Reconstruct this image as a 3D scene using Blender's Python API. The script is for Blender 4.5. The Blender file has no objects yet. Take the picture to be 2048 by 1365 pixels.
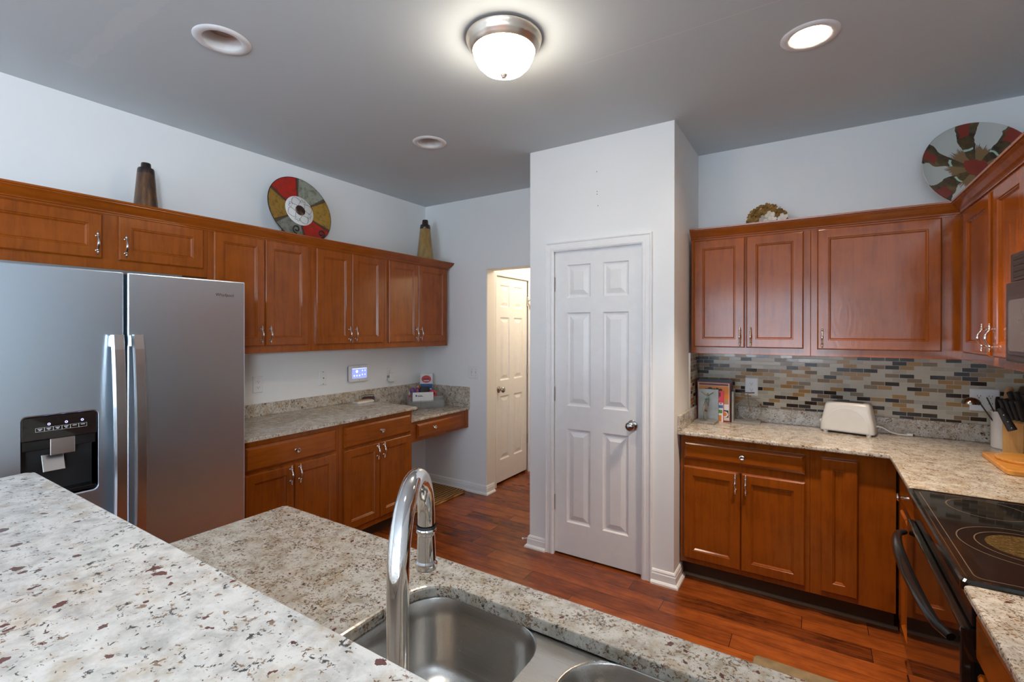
import bpy, bmesh, math, random
from mathutils import Vector, Matrix, Euler
random.seed(7)
C = bpy.context.scene
COL = C.collection
R = math.radians
PI = math.pi

# ------------------------------------------------------------------ camera
F_PX, YAW, CAM_H, HY, ROLL, PITCH = 949.577, 0.5668227, 1.519319, 662.829, 0.00090105, -0.00167134
cd = bpy.data.cameras.new('camera'); cam = bpy.data.objects.new('camera', cd); COL.objects.link(cam)
cd.sensor_fit = 'HORIZONTAL'; cd.sensor_width = 36.0
cd.lens = F_PX * 36.0 / 2048.0
cd.shift_x = 0.0
cd.shift_y = -(682.5 - HY) / 2048.0
cd.clip_start = 0.02; cd.clip_end = 100
_r = Vector((math.cos(YAW), math.sin(YAW), 0)); _d = Vector((-math.sin(YAW), math.cos(YAW), 0)); _u = Vector((0, 0, 1))
_F = _d * math.cos(PITCH) + _u * math.sin(PITCH); _U = -_d * math.sin(PITCH) + _u * math.cos(PITCH)
_R2 = _r * math.cos(ROLL) + _U * math.sin(ROLL); _U2 = _U * math.cos(ROLL) - _r * math.sin(ROLL)
cam.matrix_world = Matrix(((_R2.x, _U2.x, -_F.x, 0), (_R2.y, _U2.y, -_F.y, 0), (_R2.z, _U2.z, -_F.z, CAM_H), (0, 0, 0, 1)))
C.camera = cam

# ------------------------------------------------------------------ world, daylight, exposure
w = bpy.data.worlds.new('sky'); C.world = w; w.use_nodes = True
bg = w.node_tree.nodes['Background']; bg.inputs[0].default_value = (0.62, 0.80, 1.0, 1); bg.inputs[1].default_value = 1.15
C.view_settings.view_transform = 'Standard'; C.view_settings.look = 'None'
C.view_settings.gamma = 1.0; C.view_settings.use_curve_mapping = False
C.view_settings.exposure = 2.47
C.cycles.use_denoising = True
C.cycles.max_bounces = 10; C.cycles.diffuse_bounces = 8; C.cycles.glossy_bounces = 4
C.cycles.sample_clamp_indirect = 6.0; C.cycles.caustics_reflective = False; C.cycles.caustics_refractive = False

def area(name, loc, rot, sx, sy, power, col):
    l = bpy.data.lights.new(name, 'AREA'); l.shape = 'RECTANGLE'; l.size = sx; l.size_y = sy
    l.energy = power; l.color = col
    o = bpy.data.objects.new(name, l); COL.objects.link(o); o.location = loc; o.rotation_euler = rot
    return o
DAY = (0.74, 0.87, 1.0)
# daylight through the two rear windows (outside the glass line, facing into the room)
area('daylight_rear_window', (-0.75, -4.15, 1.5), (R(90), 0, 0), 2.3, 1.5, 7, DAY)
area('daylight_dining_window', (2.95, -1.9, 1.5), (R(90), 0, R(90)), 2.2, 1.6, 12, DAY)
# added fill outside the windows, aimed up to lift the ceiling like ground bounce
area('upward_fill_rear', (-0.75, -4.35, 0.75), (R(90 + 38), 0, 0), 2.3, 1.0, 13, (0.80, 0.90, 1.0))
area('upward_fill_dining', (3.25, -1.9, 0.75), (R(90 + 38), 0, R(90)), 2.2, 1.0, 10, (0.80, 0.90, 1.0))
# added fill lights without fixtures, out of view: dining side and above the sink
pl = bpy.data.lights.new('dining_fill_light', 'POINT'); pl.energy = 44; pl.color = (0.84, 0.93, 1.0); pl.shadow_soft_size = 0.18
po = bpy.data.objects.new('dining_fill_light', pl); COL.objects.link(po); po.location = (2.0, -1.4, 1.75)
kl = bpy.data.lights.new('sink_fill_spot', 'SPOT'); kl.energy = 6.5; kl.color = (1.0, 0.95, 0.88); kl.spot_size = R(110); kl.spot_blend = 0.6; kl.shadow_soft_size = 0.06
ko = bpy.data.objects.new('sink_fill_spot', kl); COL.objects.link(ko); ko.location = (-0.55, 0.45, 2.75)
# warm hallway lamp beyond the opening
hl = bpy.data.lights.new('hall_lamp_light', 'POINT'); hl.energy = 4.2; hl.color = (1.0, 0.80, 0.58); hl.shadow_soft_size = 0.12
ho = bpy.data.objects.new('hall_lamp_light', hl); COL.objects.link(ho); ho.location = (-2.0, 4.35, 2.35)

# ------------------------------------------------------------------ node helpers / materials
def newmat(name):
    m = bpy.data.materials.new(name); m.use_nodes = True
    nt = m.node_tree; b = nt.nodes['Principled BSDF']
    return m, nt, b
def N(nt, typ, **kw):
    n = nt.nodes.new(typ)
    for k, v in kw.items():
        if k.startswith('i_'):
            key = k[2:]
            key = int(key) if key.isdigit() else key
            n.inputs[key].default_value = v
        else: setattr(n, k, v)
    return n
def L(nt, a, b): nt.links.new(a, b)
def math_(nt, op, a, b=None):
    n = N(nt, 'ShaderNodeMath', operation=op)
    for i, v in enumerate((a, b)):
        if v is None: continue
        if isinstance(v, (int, float)): n.inputs[i].default_value = v
        else: L(nt, v, n.inputs[i])
    return n.outputs[0]
def ramp(nt, fac, stops, interp='LINEAR'):
    n = N(nt, 'ShaderNodeValToRGB'); cr = n.color_ramp; cr.interpolation = interp
    while len(cr.elements) < len(stops): cr.elements.new(0.5)
    for e, (p, c) in zip(cr.elements, stops):
        e.position = p; e.color = (c[0], c[1], c[2], 1) if not isinstance(c, (int, float)) else (c, c, c, 1)
    L(nt, fac, n.inputs[0]); return n.outputs[0]
def mixc(nt, fac, a, b, blend='MIX'):
    n = N(nt, 'ShaderNodeMix', data_type='RGBA', blend_type=blend)
    if isinstance(fac, (int, float)): n.inputs[0].default_value = fac
    else: L(nt, fac, n.inputs[0])
    for i, v in ((6, a), (7, b)):
        if isinstance(v, tuple): n.inputs[i].default_value = (v[0], v[1], v[2], 1)
        else: L(nt, v, n.inputs[i])
    return n.outputs[2]
def coords(nt, scale=(1, 1, 1), kind='Position', loc=(0, 0, 0)):
    if kind == 'Position': s = N(nt, 'ShaderNodeNewGeometry').outputs['Position']
    else: s = N(nt, 'ShaderNodeTexCoord').outputs[kind]
    m = N(nt, 'ShaderNodeMapping'); m.inputs['Scale'].default_value = scale; m.inputs['Location'].default_value = loc
    L(nt, s, m.inputs['Vector']); return m.outputs[0]
def noise(nt, vec, scale, detail=3, rough=0.5, dist=0.0):
    n = N(nt, 'ShaderNodeTexNoise'); n.inputs['Scale'].default_value = scale; n.inputs['Detail'].default_value = detail
    n.inputs['Roughness'].default_value = rough; n.inputs['Distortion'].default_value = dist
    L(nt, vec, n.inputs['Vector']); return n.outputs
def bump(nt, b, h, strength=0.2, dist=0.002):
    n = N(nt, 'ShaderNodeBump'); n.inputs['Strength'].default_value = strength; n.inputs['Distance'].default_value = dist
    L(nt, h, n.inputs['Height']); L(nt, n.outputs[0], b.inputs['Normal'])
def plain(name, col, rough=0.5, metal=0.0, spec=0.5, coat=0.0, var=0.06, emit=None, es=1.0, alpha=None, trans=0.0):
    """a near-uniform material with faint procedural variation"""
    m, nt, b = newmat(name)
    v = noise(nt, coords(nt, kind='Object'), 18, 3)['Fac']
    c2 = tuple(max(0, x * (1 - var)) for x in col); c1 = tuple(min(1, x * (1 + var)) for x in col)
    L(nt, ramp(nt, v, [(0.3, c2), (0.7, c1)]), b.inputs['Base Color'])
    b.inputs['Roughness'].default_value = rough; b.inputs['Metallic'].default_value = metal
    b.inputs['Specular IOR Level'].default_value = spec; b.inputs['Coat Weight'].default_value = coat
    b.inputs['Coat Roughness'].default_value = 0.08
    if emit: b.inputs['Emission Color'].default_value = (*emit, 1); b.inputs['Emission Strength'].default_value = es
    if alpha is not None: b.inputs['Alpha'].default_value = alpha
    if trans: b.inputs['Transmission Weight'].default_value = trans
    return m

def wall_mat(name, col):
    m, nt, b = newmat(name)
    n1 = noise(nt, coords(nt), 2.2, 4)['Fac']
    L(nt, ramp(nt, n1, [(0.3, tuple(x * 0.97 for x in col)), (0.7, col)]), b.inputs['Base Color'])
    b.inputs['Roughness'].default_value = 0.62; b.inputs['Specular IOR Level'].default_value = 0.25
    bump(nt, b, noise(nt, coords(nt), 220, 3)['Fac'], 0.12, 0.001)
    return m
WALL = wall_mat('painted wall', (0.80, 0.825, 0.835))
HALLW = wall_mat('hall wall paint', (0.76, 0.74, 0.70))
TRIM = plain('white trim paint', (0.80, 0.81, 0.82), 0.32, var=0.02)
DOORW = plain('white door paint', (0.77, 0.78, 0.79), 0.35, var=0.02)

def ceiling_mat():
    m, nt, b = newmat('ceiling paint')
    P = N(nt, 'ShaderNodeNewGeometry').outputs['Position']
    s = N(nt, 'ShaderNodeSeparateXYZ'); L(nt, P, s.inputs[0])
    n = noise(nt, coords(nt), 7, 5, 0.65)['Fac']
    # trowelled drywall tape repair: a ragged band along the room
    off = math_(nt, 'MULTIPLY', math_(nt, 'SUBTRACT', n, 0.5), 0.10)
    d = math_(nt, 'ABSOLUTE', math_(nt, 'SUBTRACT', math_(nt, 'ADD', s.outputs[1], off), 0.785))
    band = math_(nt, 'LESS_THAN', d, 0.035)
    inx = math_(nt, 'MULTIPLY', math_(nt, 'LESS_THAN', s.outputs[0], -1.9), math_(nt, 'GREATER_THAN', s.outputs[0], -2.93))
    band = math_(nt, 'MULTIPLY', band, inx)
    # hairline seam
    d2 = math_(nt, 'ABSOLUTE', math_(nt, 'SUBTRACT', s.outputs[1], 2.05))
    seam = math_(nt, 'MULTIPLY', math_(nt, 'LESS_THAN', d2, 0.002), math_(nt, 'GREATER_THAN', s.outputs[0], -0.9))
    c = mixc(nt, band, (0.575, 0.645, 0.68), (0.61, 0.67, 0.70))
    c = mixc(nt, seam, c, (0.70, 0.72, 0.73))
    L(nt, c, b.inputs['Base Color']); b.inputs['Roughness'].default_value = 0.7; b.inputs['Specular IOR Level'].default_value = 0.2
    h = math_(nt, 'ADD', math_(nt, 'MULTIPLY', band, math_(nt, 'ADD', n, 0.4)), math_(nt, 'MULTIPLY', noise(nt, coords(nt), 180, 3)['Fac'], 0.15))
    bump(nt, b, h, 0.25, 0.003)
    return m
CEIL = ceiling_mat()

def wood_mat(name, axis, base=(0.27, 0.066, 0.006), dark=(0.19, 0.042, 0.004), rough=0.15, knots=False, kind='Position'):
    m, nt, b = newmat(name)
    sc = {'x': (1.2, 14, 14), 'y': (14, 1.2, 14), 'z': (14, 14, 1.2)}[axis]
    grain = noise(nt, coords(nt, sc, kind), 3.0, 6, 0.6, 0.6)['Fac']
    fine = noise(nt, coords(nt, tuple(v * 6 for v in sc), kind), 4.0, 4, 0.7)['Fac']
    blot = noise(nt, coords(nt, (1, 1, 1), kind), 5.5, 4, 0.6)['Fac']
    f = math_(nt, 'ADD', math_(nt, 'MULTIPLY', grain, 0.45), math_(nt, 'ADD', math_(nt, 'MULTIPLY', blot, 0.4), math_(nt, 'MULTIPLY', fine, 0.15)))
    c = ramp(nt, f, [(0.33, dark), (0.50, base), (0.68, tuple(min(1, x * 1.25) for x in base))])
    L(nt, c, b.inputs['Base Color'])
    b.inputs['Roughness'].default_value = rough; b.inputs['Specular IOR Level'].default_value = 0.5
    b.inputs['Specular IOR Level'].default_value = 0.40
    h = fine
    if knots:
        wv = N(nt, 'ShaderNodeTexWave', wave_type='RINGS', rings_direction='Y'); wv.inputs['Scale'].default_value = 5.0
        wv.inputs['Distortion'].default_value = 9.0; wv.inputs['Detail'].default_value = 3
        L(nt, coords(nt, (2.2, 1, 0.9), kind, loc=(-0.30, 0, -1.45)), wv.inputs['Vector'])
        h = math_(nt, 'ADD', fine, math_(nt, 'MULTIPLY', wv.outputs['Fac'], 0.9))
    bump(nt, b, h, 0.07 if knots else 0.03, 0.0010)
    return m
WOODV = wood_mat('cherry stained wood', 'z')
WOODX = wood_mat('cherry stained wood rails', 'x')
WOODY = wood_mat('cherry stained wood runs', 'y')
WOODK = wood_mat('cherry stained figured wood', 'z', knots=True)
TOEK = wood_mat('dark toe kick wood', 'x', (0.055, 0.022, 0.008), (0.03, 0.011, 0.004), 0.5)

def floor_mat():
    m, nt, b = newmat('dark hardwood planks')
    P = N(nt, 'ShaderNodeNewGeometry').outputs['Position']
    s = N(nt, 'ShaderNodeSeparateXYZ'); L(nt, P, s.inputs[0])
    W_, LEN = 0.118, 1.15
    v = math_(nt, 'DIVIDE', s.outputs[1], W_); row = math_(nt, 'FLOOR', v)
    wn = N(nt, 'ShaderNodeTexWhiteNoise', noise_dimensions='1D'); L(nt, row, wn.inputs['W'])
    u = math_(nt, 'ADD', math_(nt, 'DIVIDE', s.outputs[0], LEN), math_(nt, 'MULTIPLY', wn.outputs['Value'], 7.3)); colm = math_(nt, 'FLOOR', u)
    cb = N(nt, 'ShaderNodeCombineXYZ'); L(nt, row, cb.inputs[0]); L(nt, colm, cb.inputs[1])
    w2 = N(nt, 'ShaderNodeTexWhiteNoise', noise_dimensions='2D'); L(nt, cb.outputs[0], w2.inputs['Vector'])
    off = N(nt, 'ShaderNodeVectorMath', operation='SCALE'); L(nt, w2.outputs['Color'], off.inputs[0]); off.inputs['Scale'].default_value = 30
    ad = N(nt, 'ShaderNodeVectorMath', operation='ADD'); L(nt, P, ad.inputs[0]); L(nt, off.outputs[0], ad.inputs[1])
    mp = N(nt, 'ShaderNodeMapping'); mp.inputs['Scale'].default_value = (1.6, 16, 1); L(nt, ad.outputs[0], mp.inputs['Vector'])
    g = noise(nt, mp.outputs[0], 2.6, 7, 0.62, 0.9)['Fac']
    mp2 = N(nt, 'ShaderNodeMapping'); mp2.inputs['Scale'].default_value = (3.5, 6, 1); L(nt, ad.outputs[0], mp2.inputs['Vector'])
    bl = noise(nt, mp2.outputs[0], 2.0, 4, 0.6)['Fac']
    f = math_(nt, 'ADD', math_(nt, 'MULTIPLY', g, 0.45), math_(nt, 'ADD', math_(nt, 'MULTIPLY', bl, 0.38), math_(nt, 'MULTIPLY', w2.outputs['Value'], 0.20)))
    c = ramp(nt, f, [(0.34, (0.070, 0.016, 0.004)), (0.50, (0.205, 0.047, 0.009)), (0.66, (0.34, 0.085, 0.015))])
    fv = math_(nt, 'FRACT', v); fu = math_(nt, 'FRACT', u)
    gap = math_(nt, 'MAXIMUM', math_(nt, 'LESS_THAN', fv, 0.018), math_(nt, 'LESS_THAN', fu, 0.0025))
    c = mixc(nt, gap, c, (0.02, 0.007, 0.003))
    L(nt, c, b.inputs['Base Color'])
    b.inputs['Roughness'].default_value = 0.24; b.inputs['Specular IOR Level'].default_value = 0.45
    h = math_(nt, 'ADD', math_(nt, 'MULTIPLY', g, 0.35), math_(nt, 'MULTIPLY', gap, -1.0))
    bump(nt, b, h, 0.16, 0.003)
    return m
FLOOR = floor_mat()

def granite(name, light, mid, dens=1.0, brn=0.0, gar=0.80):
    m, nt, b = newmat(name)
    P = coords(nt)
    nz = noise(nt, P, 38, 4, 0.6)
    jig = N(nt, 'ShaderNodeVectorMath', operation='SCALE'); L(nt, nz['Color'], jig.inputs[0]); jig.inputs['Scale'].default_value = 0.030
    Q = N(nt, 'ShaderNodeVectorMath', operation='ADD'); L(nt, P, Q.inputs[0]); L(nt, jig.outputs[0], Q.inputs[1]); Q = Q.outputs[0]
    clouds = noise(nt, P, 26, 6, 0.68, 0.4)['Fac']
    c = ramp(nt, clouds, [(0.34, mid), (0.50, tuple((a + 2 * d) / 3 for a, d in zip(mid, light))), (0.60, light)])
    warm = noise(nt, coords(nt, loc=(3, 1, 7)), 16, 5, 0.65)['Fac']
    wf = ramp(nt, warm, [(0.52, 0.0), (0.66, 0.55)])
    c = mixc(nt, wf, c, (0.42, 0.31, 0.18))
    # rust-brown and charcoal flecks, clustered and irregular
    clus = noise(nt, coords(nt, loc=(9, 4, 2)), 20, 4, 0.6)['Fac']
    f1 = noise(nt, coords(nt, loc=(5, 8, 1)), 120 * dens, 3, 0.65, 0.5)['Fac']
    t1 = ramp(nt, math_(nt, 'ADD', f1, math_(nt, 'MULTIPLY', clus, 0.35)), [(0.735 + brn, 0.0), (0.775 + brn, 0.85)])
    c = mixc(nt, t1, c, (0.20, 0.105, 0.045))
    f2 = noise(nt, coords(nt, loc=(1, 3, 6)), 105 * dens, 4, 0.68, 0.6)['Fac']
    t2 = ramp(nt, math_(nt, 'SUBTRACT', f2, math_(nt, 'MULTIPLY', clus, -0.40)), [(0.815, 0.0), (0.845, 0.93)])
    c = mixc(nt, t2, c, (0.042, 0.040, 0.040))
    # burgundy garnets
    v1 = N(nt, 'ShaderNodeTexVoronoi'); v1.inputs['Scale'].default_value = 52 * dens; L(nt, Q, v1.inputs['Vector'])
    s2 = N(nt, 'ShaderNodeSeparateColor'); L(nt, v1.outputs['Color'], s2.inputs[0])
    rad = math_(nt, 'MULTIPLY', s2.outputs[1], 0.37)
    g = math_(nt, 'MULTIPLY', math_(nt, 'GREATER_THAN', s2.outputs[0], gar), math_(nt, 'LESS_THAN', v1.outputs['Distance'], rad))
    c = mixc(nt, math_(nt, 'MULTIPLY', g, 0.92), c, (0.095, 0.018, 0.012))
    L(nt, c, b.inputs['Base Color']); b.inputs['Roughness'].default_value = 0.16; b.inputs['Specular IOR Level'].default_value = 0.5
    return m
GRAN_BAR = granite('pale speckled granite', (0.69, 0.67, 0.635), (0.43, 0.415, 0.39), 0.85, 0.06, 0.72)
GRAN = granite('lamp-tinted speckled granite', (0.62, 0.585, 0.52), (0.36, 0.31, 0.24), 1.15)  # same stone as the bar; warm lamp tint put into the colour

def tile_mat():
    m, nt, b = newmat('mosaic glass and stone tile')
    P = N(nt, 'ShaderNodeNewGeometry').outputs['Position']
    s = N(nt, 'ShaderNodeSeparateXYZ'); L(nt, P, s.inputs[0])
    TW, TH = 0.0675, 0.0243
    U = math_(nt, 'ADD', s.outputs[0], math_(nt, 'MULTIPLY', s.outputs[1], -1.0))
    v = math_(nt, 'DIVIDE', math_(nt, 'SUBTRACT', s.outputs[2], 0.002), TH); row = math_(nt, 'FLOOR', v)
    odd = math_(nt, 'MULTIPLY', math_(nt, 'MODULO', row, 2.0), 0.5)
    u = math_(nt, 'ADD', math_(nt, 'DIVIDE', U, TW), odd); colm = math_(nt, 'FLOOR', u)
    cb = N(nt, 'ShaderNodeCombineXYZ'); L(nt, row, cb.inputs[0]); L(nt, colm, cb.inputs[1])
    wn = N(nt, 'ShaderNodeTexWhiteNoise', noise_dimensions='2D'); L(nt, cb.outputs[0], wn.inputs['Vector'])
    c = ramp(nt, wn.outputs['Value'], [(0.0, (0.50, 0.455, 0.36)), (0.30, (0.42, 0.375, 0.29)), (0.48, (0.23, 0.160, 0.090)), (0.62, (0.36, 0.205, 0.070)), (0.77, (0.035, 0.022, 0.015)), (0.99, (0.05, 0.045, 0.05))], 'CONSTANT')
    fv = math_(nt, 'FRACT', v); fu = math_(nt, 'FRACT', u)
    def edge(f, t): return math_(nt, 'MAXIMUM', math_(nt, 'LESS_THAN', f, t), math_(nt, 'GREATER_THAN', f, 1 - t))
    gr = math_(nt, 'MAXIMUM', edge(fv, 0.045), edge(fu, 0.018))
    c = mixc(nt, gr, c, (0.50, 0.48, 0.43))
    b.inputs['Specular IOR Level'].default_value = 0.4
    L(nt, c, b.inputs['Base Color'])
    s2 = N(nt, 'ShaderNodeSeparateColor'); L(nt, wn.outputs['Color'], s2.inputs[0])
    rr = math_(nt, 'ADD', ramp(nt, s2.outputs[1], [(0.0, 0.10), (1.0, 0.28)]), math_(nt, 'MULTIPLY', gr, 0.5))
    L(nt, rr, b.inputs['Roughness'])
    h = math_(nt, 'SUBTRACT', math_(nt, 'MULTIPLY', noise(nt, coords(nt), 60, 2)['Fac'], 0.35), gr)
    bump(nt, b, h, 0.30, 0.0012)
    return m
TILE = tile_mat()

def steel_mat(name, col=(0.62, 0.66, 0.70), rough=0.30, axis='z'):
    m, nt, b = newmat(name)
    sc = {'x': (2, 500, 500), 'y': (500, 2, 500), 'z': (500, 500, 2)}[axis]
    br = noise(nt, coords(nt, sc), 2.0, 3)['Fac']
    b.inputs['Base Color'].default_value = (*col, 1); b.inputs['Metallic'].default_value = 1.0
    L(nt, ramp(nt, br, [(0.2, rough * 0.95), (0.8, rough * 1.05)]), b.inputs['Roughness'])
    bump(nt, b, br, 0.012, 0.0003)
    return m
STEEL = steel_mat('brushed stainless steel', (0.67, 0.82, 0.96), 0.30)
STEELH = steel_mat('brushed steel handle', (0.66, 0.66, 0.66), 0.26)
SINKS = steel_mat('sink stainless steel', (0.62, 0.60, 0.57), 0.28, 'x')
CHROME = plain('polished chrome', (0.80, 0.80, 0.80), 0.06, 1.0, var=0.0)
NICKEL = plain('brushed nickel', (0.78, 0.70, 0.60), 0.30, 1.0, var=0.03)
NICKELD = plain('satin nickel hardware', (0.40, 0.38, 0.36), 0.22, 1.0, var=0.05)
PEWTER = plain('polished pewter pull', (0.70, 0.68, 0.66), 0.14, 1.0, var=0.03)
BLACK = plain('black enamel', (0.010, 0.010, 0.011), 0.14, var=0.1)
BLACKM = plain('matte black', (0.014, 0.014, 0.015), 0.55, var=0.1)
GLASSB = plain('black ceramic glass', (0.012, 0.011, 0.010), 0.04, var=0.1, coat=0.5)
DGREY = plain('charcoal plastic', (0.026, 0.024, 0.026), 0.34)
MGREY = plain('grey glass window', (0.10, 0.095, 0.10), 0.25)
WHITEP = plain('white plastic', (0.76, 0.78, 0.79), 0.28, var=0.02)
TOASTW = plain('warm white plastic', (0.62, 0.62, 0.60), 0.25, var=0.02)
WHITEC = plain('white glazed ceramic', (0.74, 0.745, 0.745), 0.15, var=0.02)
SLOT = plain('dark slot', (0.03, 0.03, 0.03), 0.6)
GASKET = plain('dark gasket', (0.02, 0.02, 0.024), 0.6)
DOME = plain('frosted lamp glass', (0.9, 0.88, 0.85), 0.3, emit=(1.0, 0.86, 0.70), es=8.0)
BULB = plain('lit lamp lens', (0.9, 0.85, 0.8), 0.3, emit=(1.0, 0.76, 0.52), es=40.0)
BULBOFF = plain('unlit bulb', (0.24, 0.10, 0.03), 0.35)
BAFFLE = plain('white lamp baffle', (0.74, 0.74, 0.73), 0.25, var=0.02)
SCREEN = plain('lit touch screen', (0.1, 0.12, 0.3), 0.2, emit=(0.30, 0.38, 0.95), es=0.20)
ICONW = plain('lit screen icon', (0.5, 0.5, 0.5), 0.3, emit=(0.85, 0.9, 1.0), es=0.22)
ICONB = plain('lit blue indicator', (0.2, 0.2, 0.6), 0.3, emit=(0.35, 0.35, 1.0), es=0.6)
LABELW = plain('pale printed marking', (0.55, 0.55, 0.55), 0.5, var=0)
INK = plain('dark ink', (0.03, 0.03, 0.03), 0.5, var=0)
INKB = plain('blue ink', (0.03, 0.08, 0.30), 0.5, var=0)
PAPER = plain('white paper', (0.75, 0.75, 0.76), 0.6, var=0.02)
RED = plain('red print', (0.55, 0.02, 0.03), 0.4)
PINK = plain('pink red cover', (0.72, 0.05, 0.10), 0.35)
BLUE = plain('blue card', (0.03, 0.09, 0.26), 0.4)
PURPLE = plain('purple plastic', (0.14, 0.02, 0.30), 0.35)
ORANGE = plain('orange plastic', (0.70, 0.22, 0.02), 0.4)
BROWNR = plain('brown printed border', (0.20, 0.035, 0.015), 0.35)
CREAM = plain('cream page', (0.62, 0.58, 0.50), 0.6)
TEAL = plain('teal bead', (0.02, 0.20, 0.19), 0.3)
GREEN = plain('leaf green print', (0.10, 0.30, 0.05), 0.5)
BENDG = plain('weathered grey painted wood', (0.27, 0.27, 0.255), 0.6, var=0.18)
BENDW = plain('pale grey tin panel', (0.40, 0.45, 0.46), 0.35, 0.6, var=0.15)
WIREG = plain('worn grey wire', (0.25, 0.235, 0.21), 0.45, 0.5)
RUST = plain('rusty red paint', (0.20, 0.05, 0.03), 0.6)
BAMB = wood_mat('light maple wood', 'z', (0.62, 0.36, 0.13), (0.50, 0.26, 0.085), 0.4)
BOARDW = wood_mat('golden bamboo board', 'x', (0.60, 0.27, 0.055), (0.44, 0.17, 0.03), 0.35)
SPOON1 = plain('orange beech wood', (0.55, 0.24, 0.05), 0.5)
SPOON2 = plain('pale beech wood', (0.62, 0.38, 0.19), 0.5)
GOLDM = plain('aged gold metal', (0.45, 0.30, 0.12), 0.3, 1.0)
JUTE = None
def jute_mat():
    m, nt, b = newmat('braided jute')
    wv = N(nt, 'ShaderNodeTexWave', wave_type='BANDS', bands_direction='X'); wv.inputs['Scale'].default_value = 9; wv.inputs['Distortion'].default_value = 3.5
    wv.inputs['Detail'].default_value = 2
    L(nt, coords(nt), wv.inputs['Vector'])
    n = noise(nt, coords(nt), 90, 3, 0.7)['Fac']
    f = math_(nt, 'ADD', math_(nt, 'MULTIPLY', wv.outputs['Fac'], 0.55), math_(nt, 'MULTIPLY', n, 0.5))
    L(nt, ramp(nt, f, [(0.25, (0.07, 0.025, 0.004)), (0.6, (0.33, 0.15, 0.028)), (0.9, (0.55, 0.33, 0.12))]), b.inputs['Base Color'])
    b.inputs['Roughness'].default_value = 0.9
    bump(nt, b, f, 0.9, 0.006); return m
JUTE = jute_mat()

def vase_mat(name, c1, c2, c3):
    m, nt, b = newmat(name)
    n = noise(nt, coords(nt, (1, 1, 0.35), 'Object'), 16, 5, 0.65, 1.2)['Fac']
    L(nt, ramp(nt, n, [(0.30, c1), (0.5, c2), (0.68, c3)]), b.inputs['Base Color'])
    b.inputs['Roughness'].default_value = 0.28; b.inputs['Coat Weight'].default_value = 0.3
    return m
VASED = vase_mat('mottled brown glaze', (0.030, 0.018, 0.014), (0.085, 0.040, 0.018), (0.20, 0.085, 0.020))
VASEL = vase_mat('mottled ochre glaze', (0.20, 0.11, 0.025), (0.33, 0.20, 0.055), (0.38, 0.27, 0.12))
VBLK = vase_mat('dark brown cap', (0.010, 0.007, 0.006), (0.020, 0.012, 0.009), (0.045, 0.022, 0.012))

def wedge_plate_mat():
    """painted plate: six mottled wedges of red, sage and ochre with dark joints (local XZ plane, centre at origin)"""
    m, nt, b = newmat('painted wedge plate')
    s = N(nt, 'ShaderNodeSeparateXYZ'); L(nt, N(nt, 'ShaderNodeTexCoord').outputs['Object'], s.inputs[0])
    ang = math_(nt, 'ARCTAN2', s.outputs[2], s.outputs[0])
    t = math_(nt, 'FRACT', math_(nt, 'ADD', math_(nt, 'DIVIDE', ang, 2 * PI), 1.0 + 0.085))
    six = math_(nt, 'MULTIPLY', t, 6.0)
    col = ramp(nt, math_(nt, 'DIVIDE', math_(nt, 'FLOOR', six), 6.0), [
        (0.0, (0.34, 0.19, 0.028)), (0.15, (0.27, 0.29, 0.23)), (0.32, (0.45, 0.014, 0.007)), (0.49, (0.34, 0.19, 0.028)), (0.65, (0.24, 0.25, 0.21)), (0.82, (0.45, 0.014, 0.007))], 'CONSTANT')
    n = noise(nt, coords(nt, kind='Object'), 26, 5, 0.7)['Fac']
    col = mixc(nt, ramp(nt, n, [(0.36, 0.6), (0.52, 0.0)]), col, (0.05, 0.035, 0.015), 'MIX')
    f = math_(nt, 'FRACT', six)
    j = math_(nt, 'MAXIMUM', math_(nt, 'LESS_THAN', f, 0.06), math_(nt, 'GREATER_THAN', f, 0.95))
    col = mixc(nt, math_(nt, 'MULTIPLY', j, 0.8), col, (0.035, 0.025, 0.018))
    L(nt, col, b.inputs['Base Color']); b.inputs['Roughness'].default_value = 0.3; b.inputs['Coat Weight'].default_value = 0.4
    bump(nt, b, n, 0.3, 0.002)
    return m
PLATE1 = wedge_plate_mat()
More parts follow.
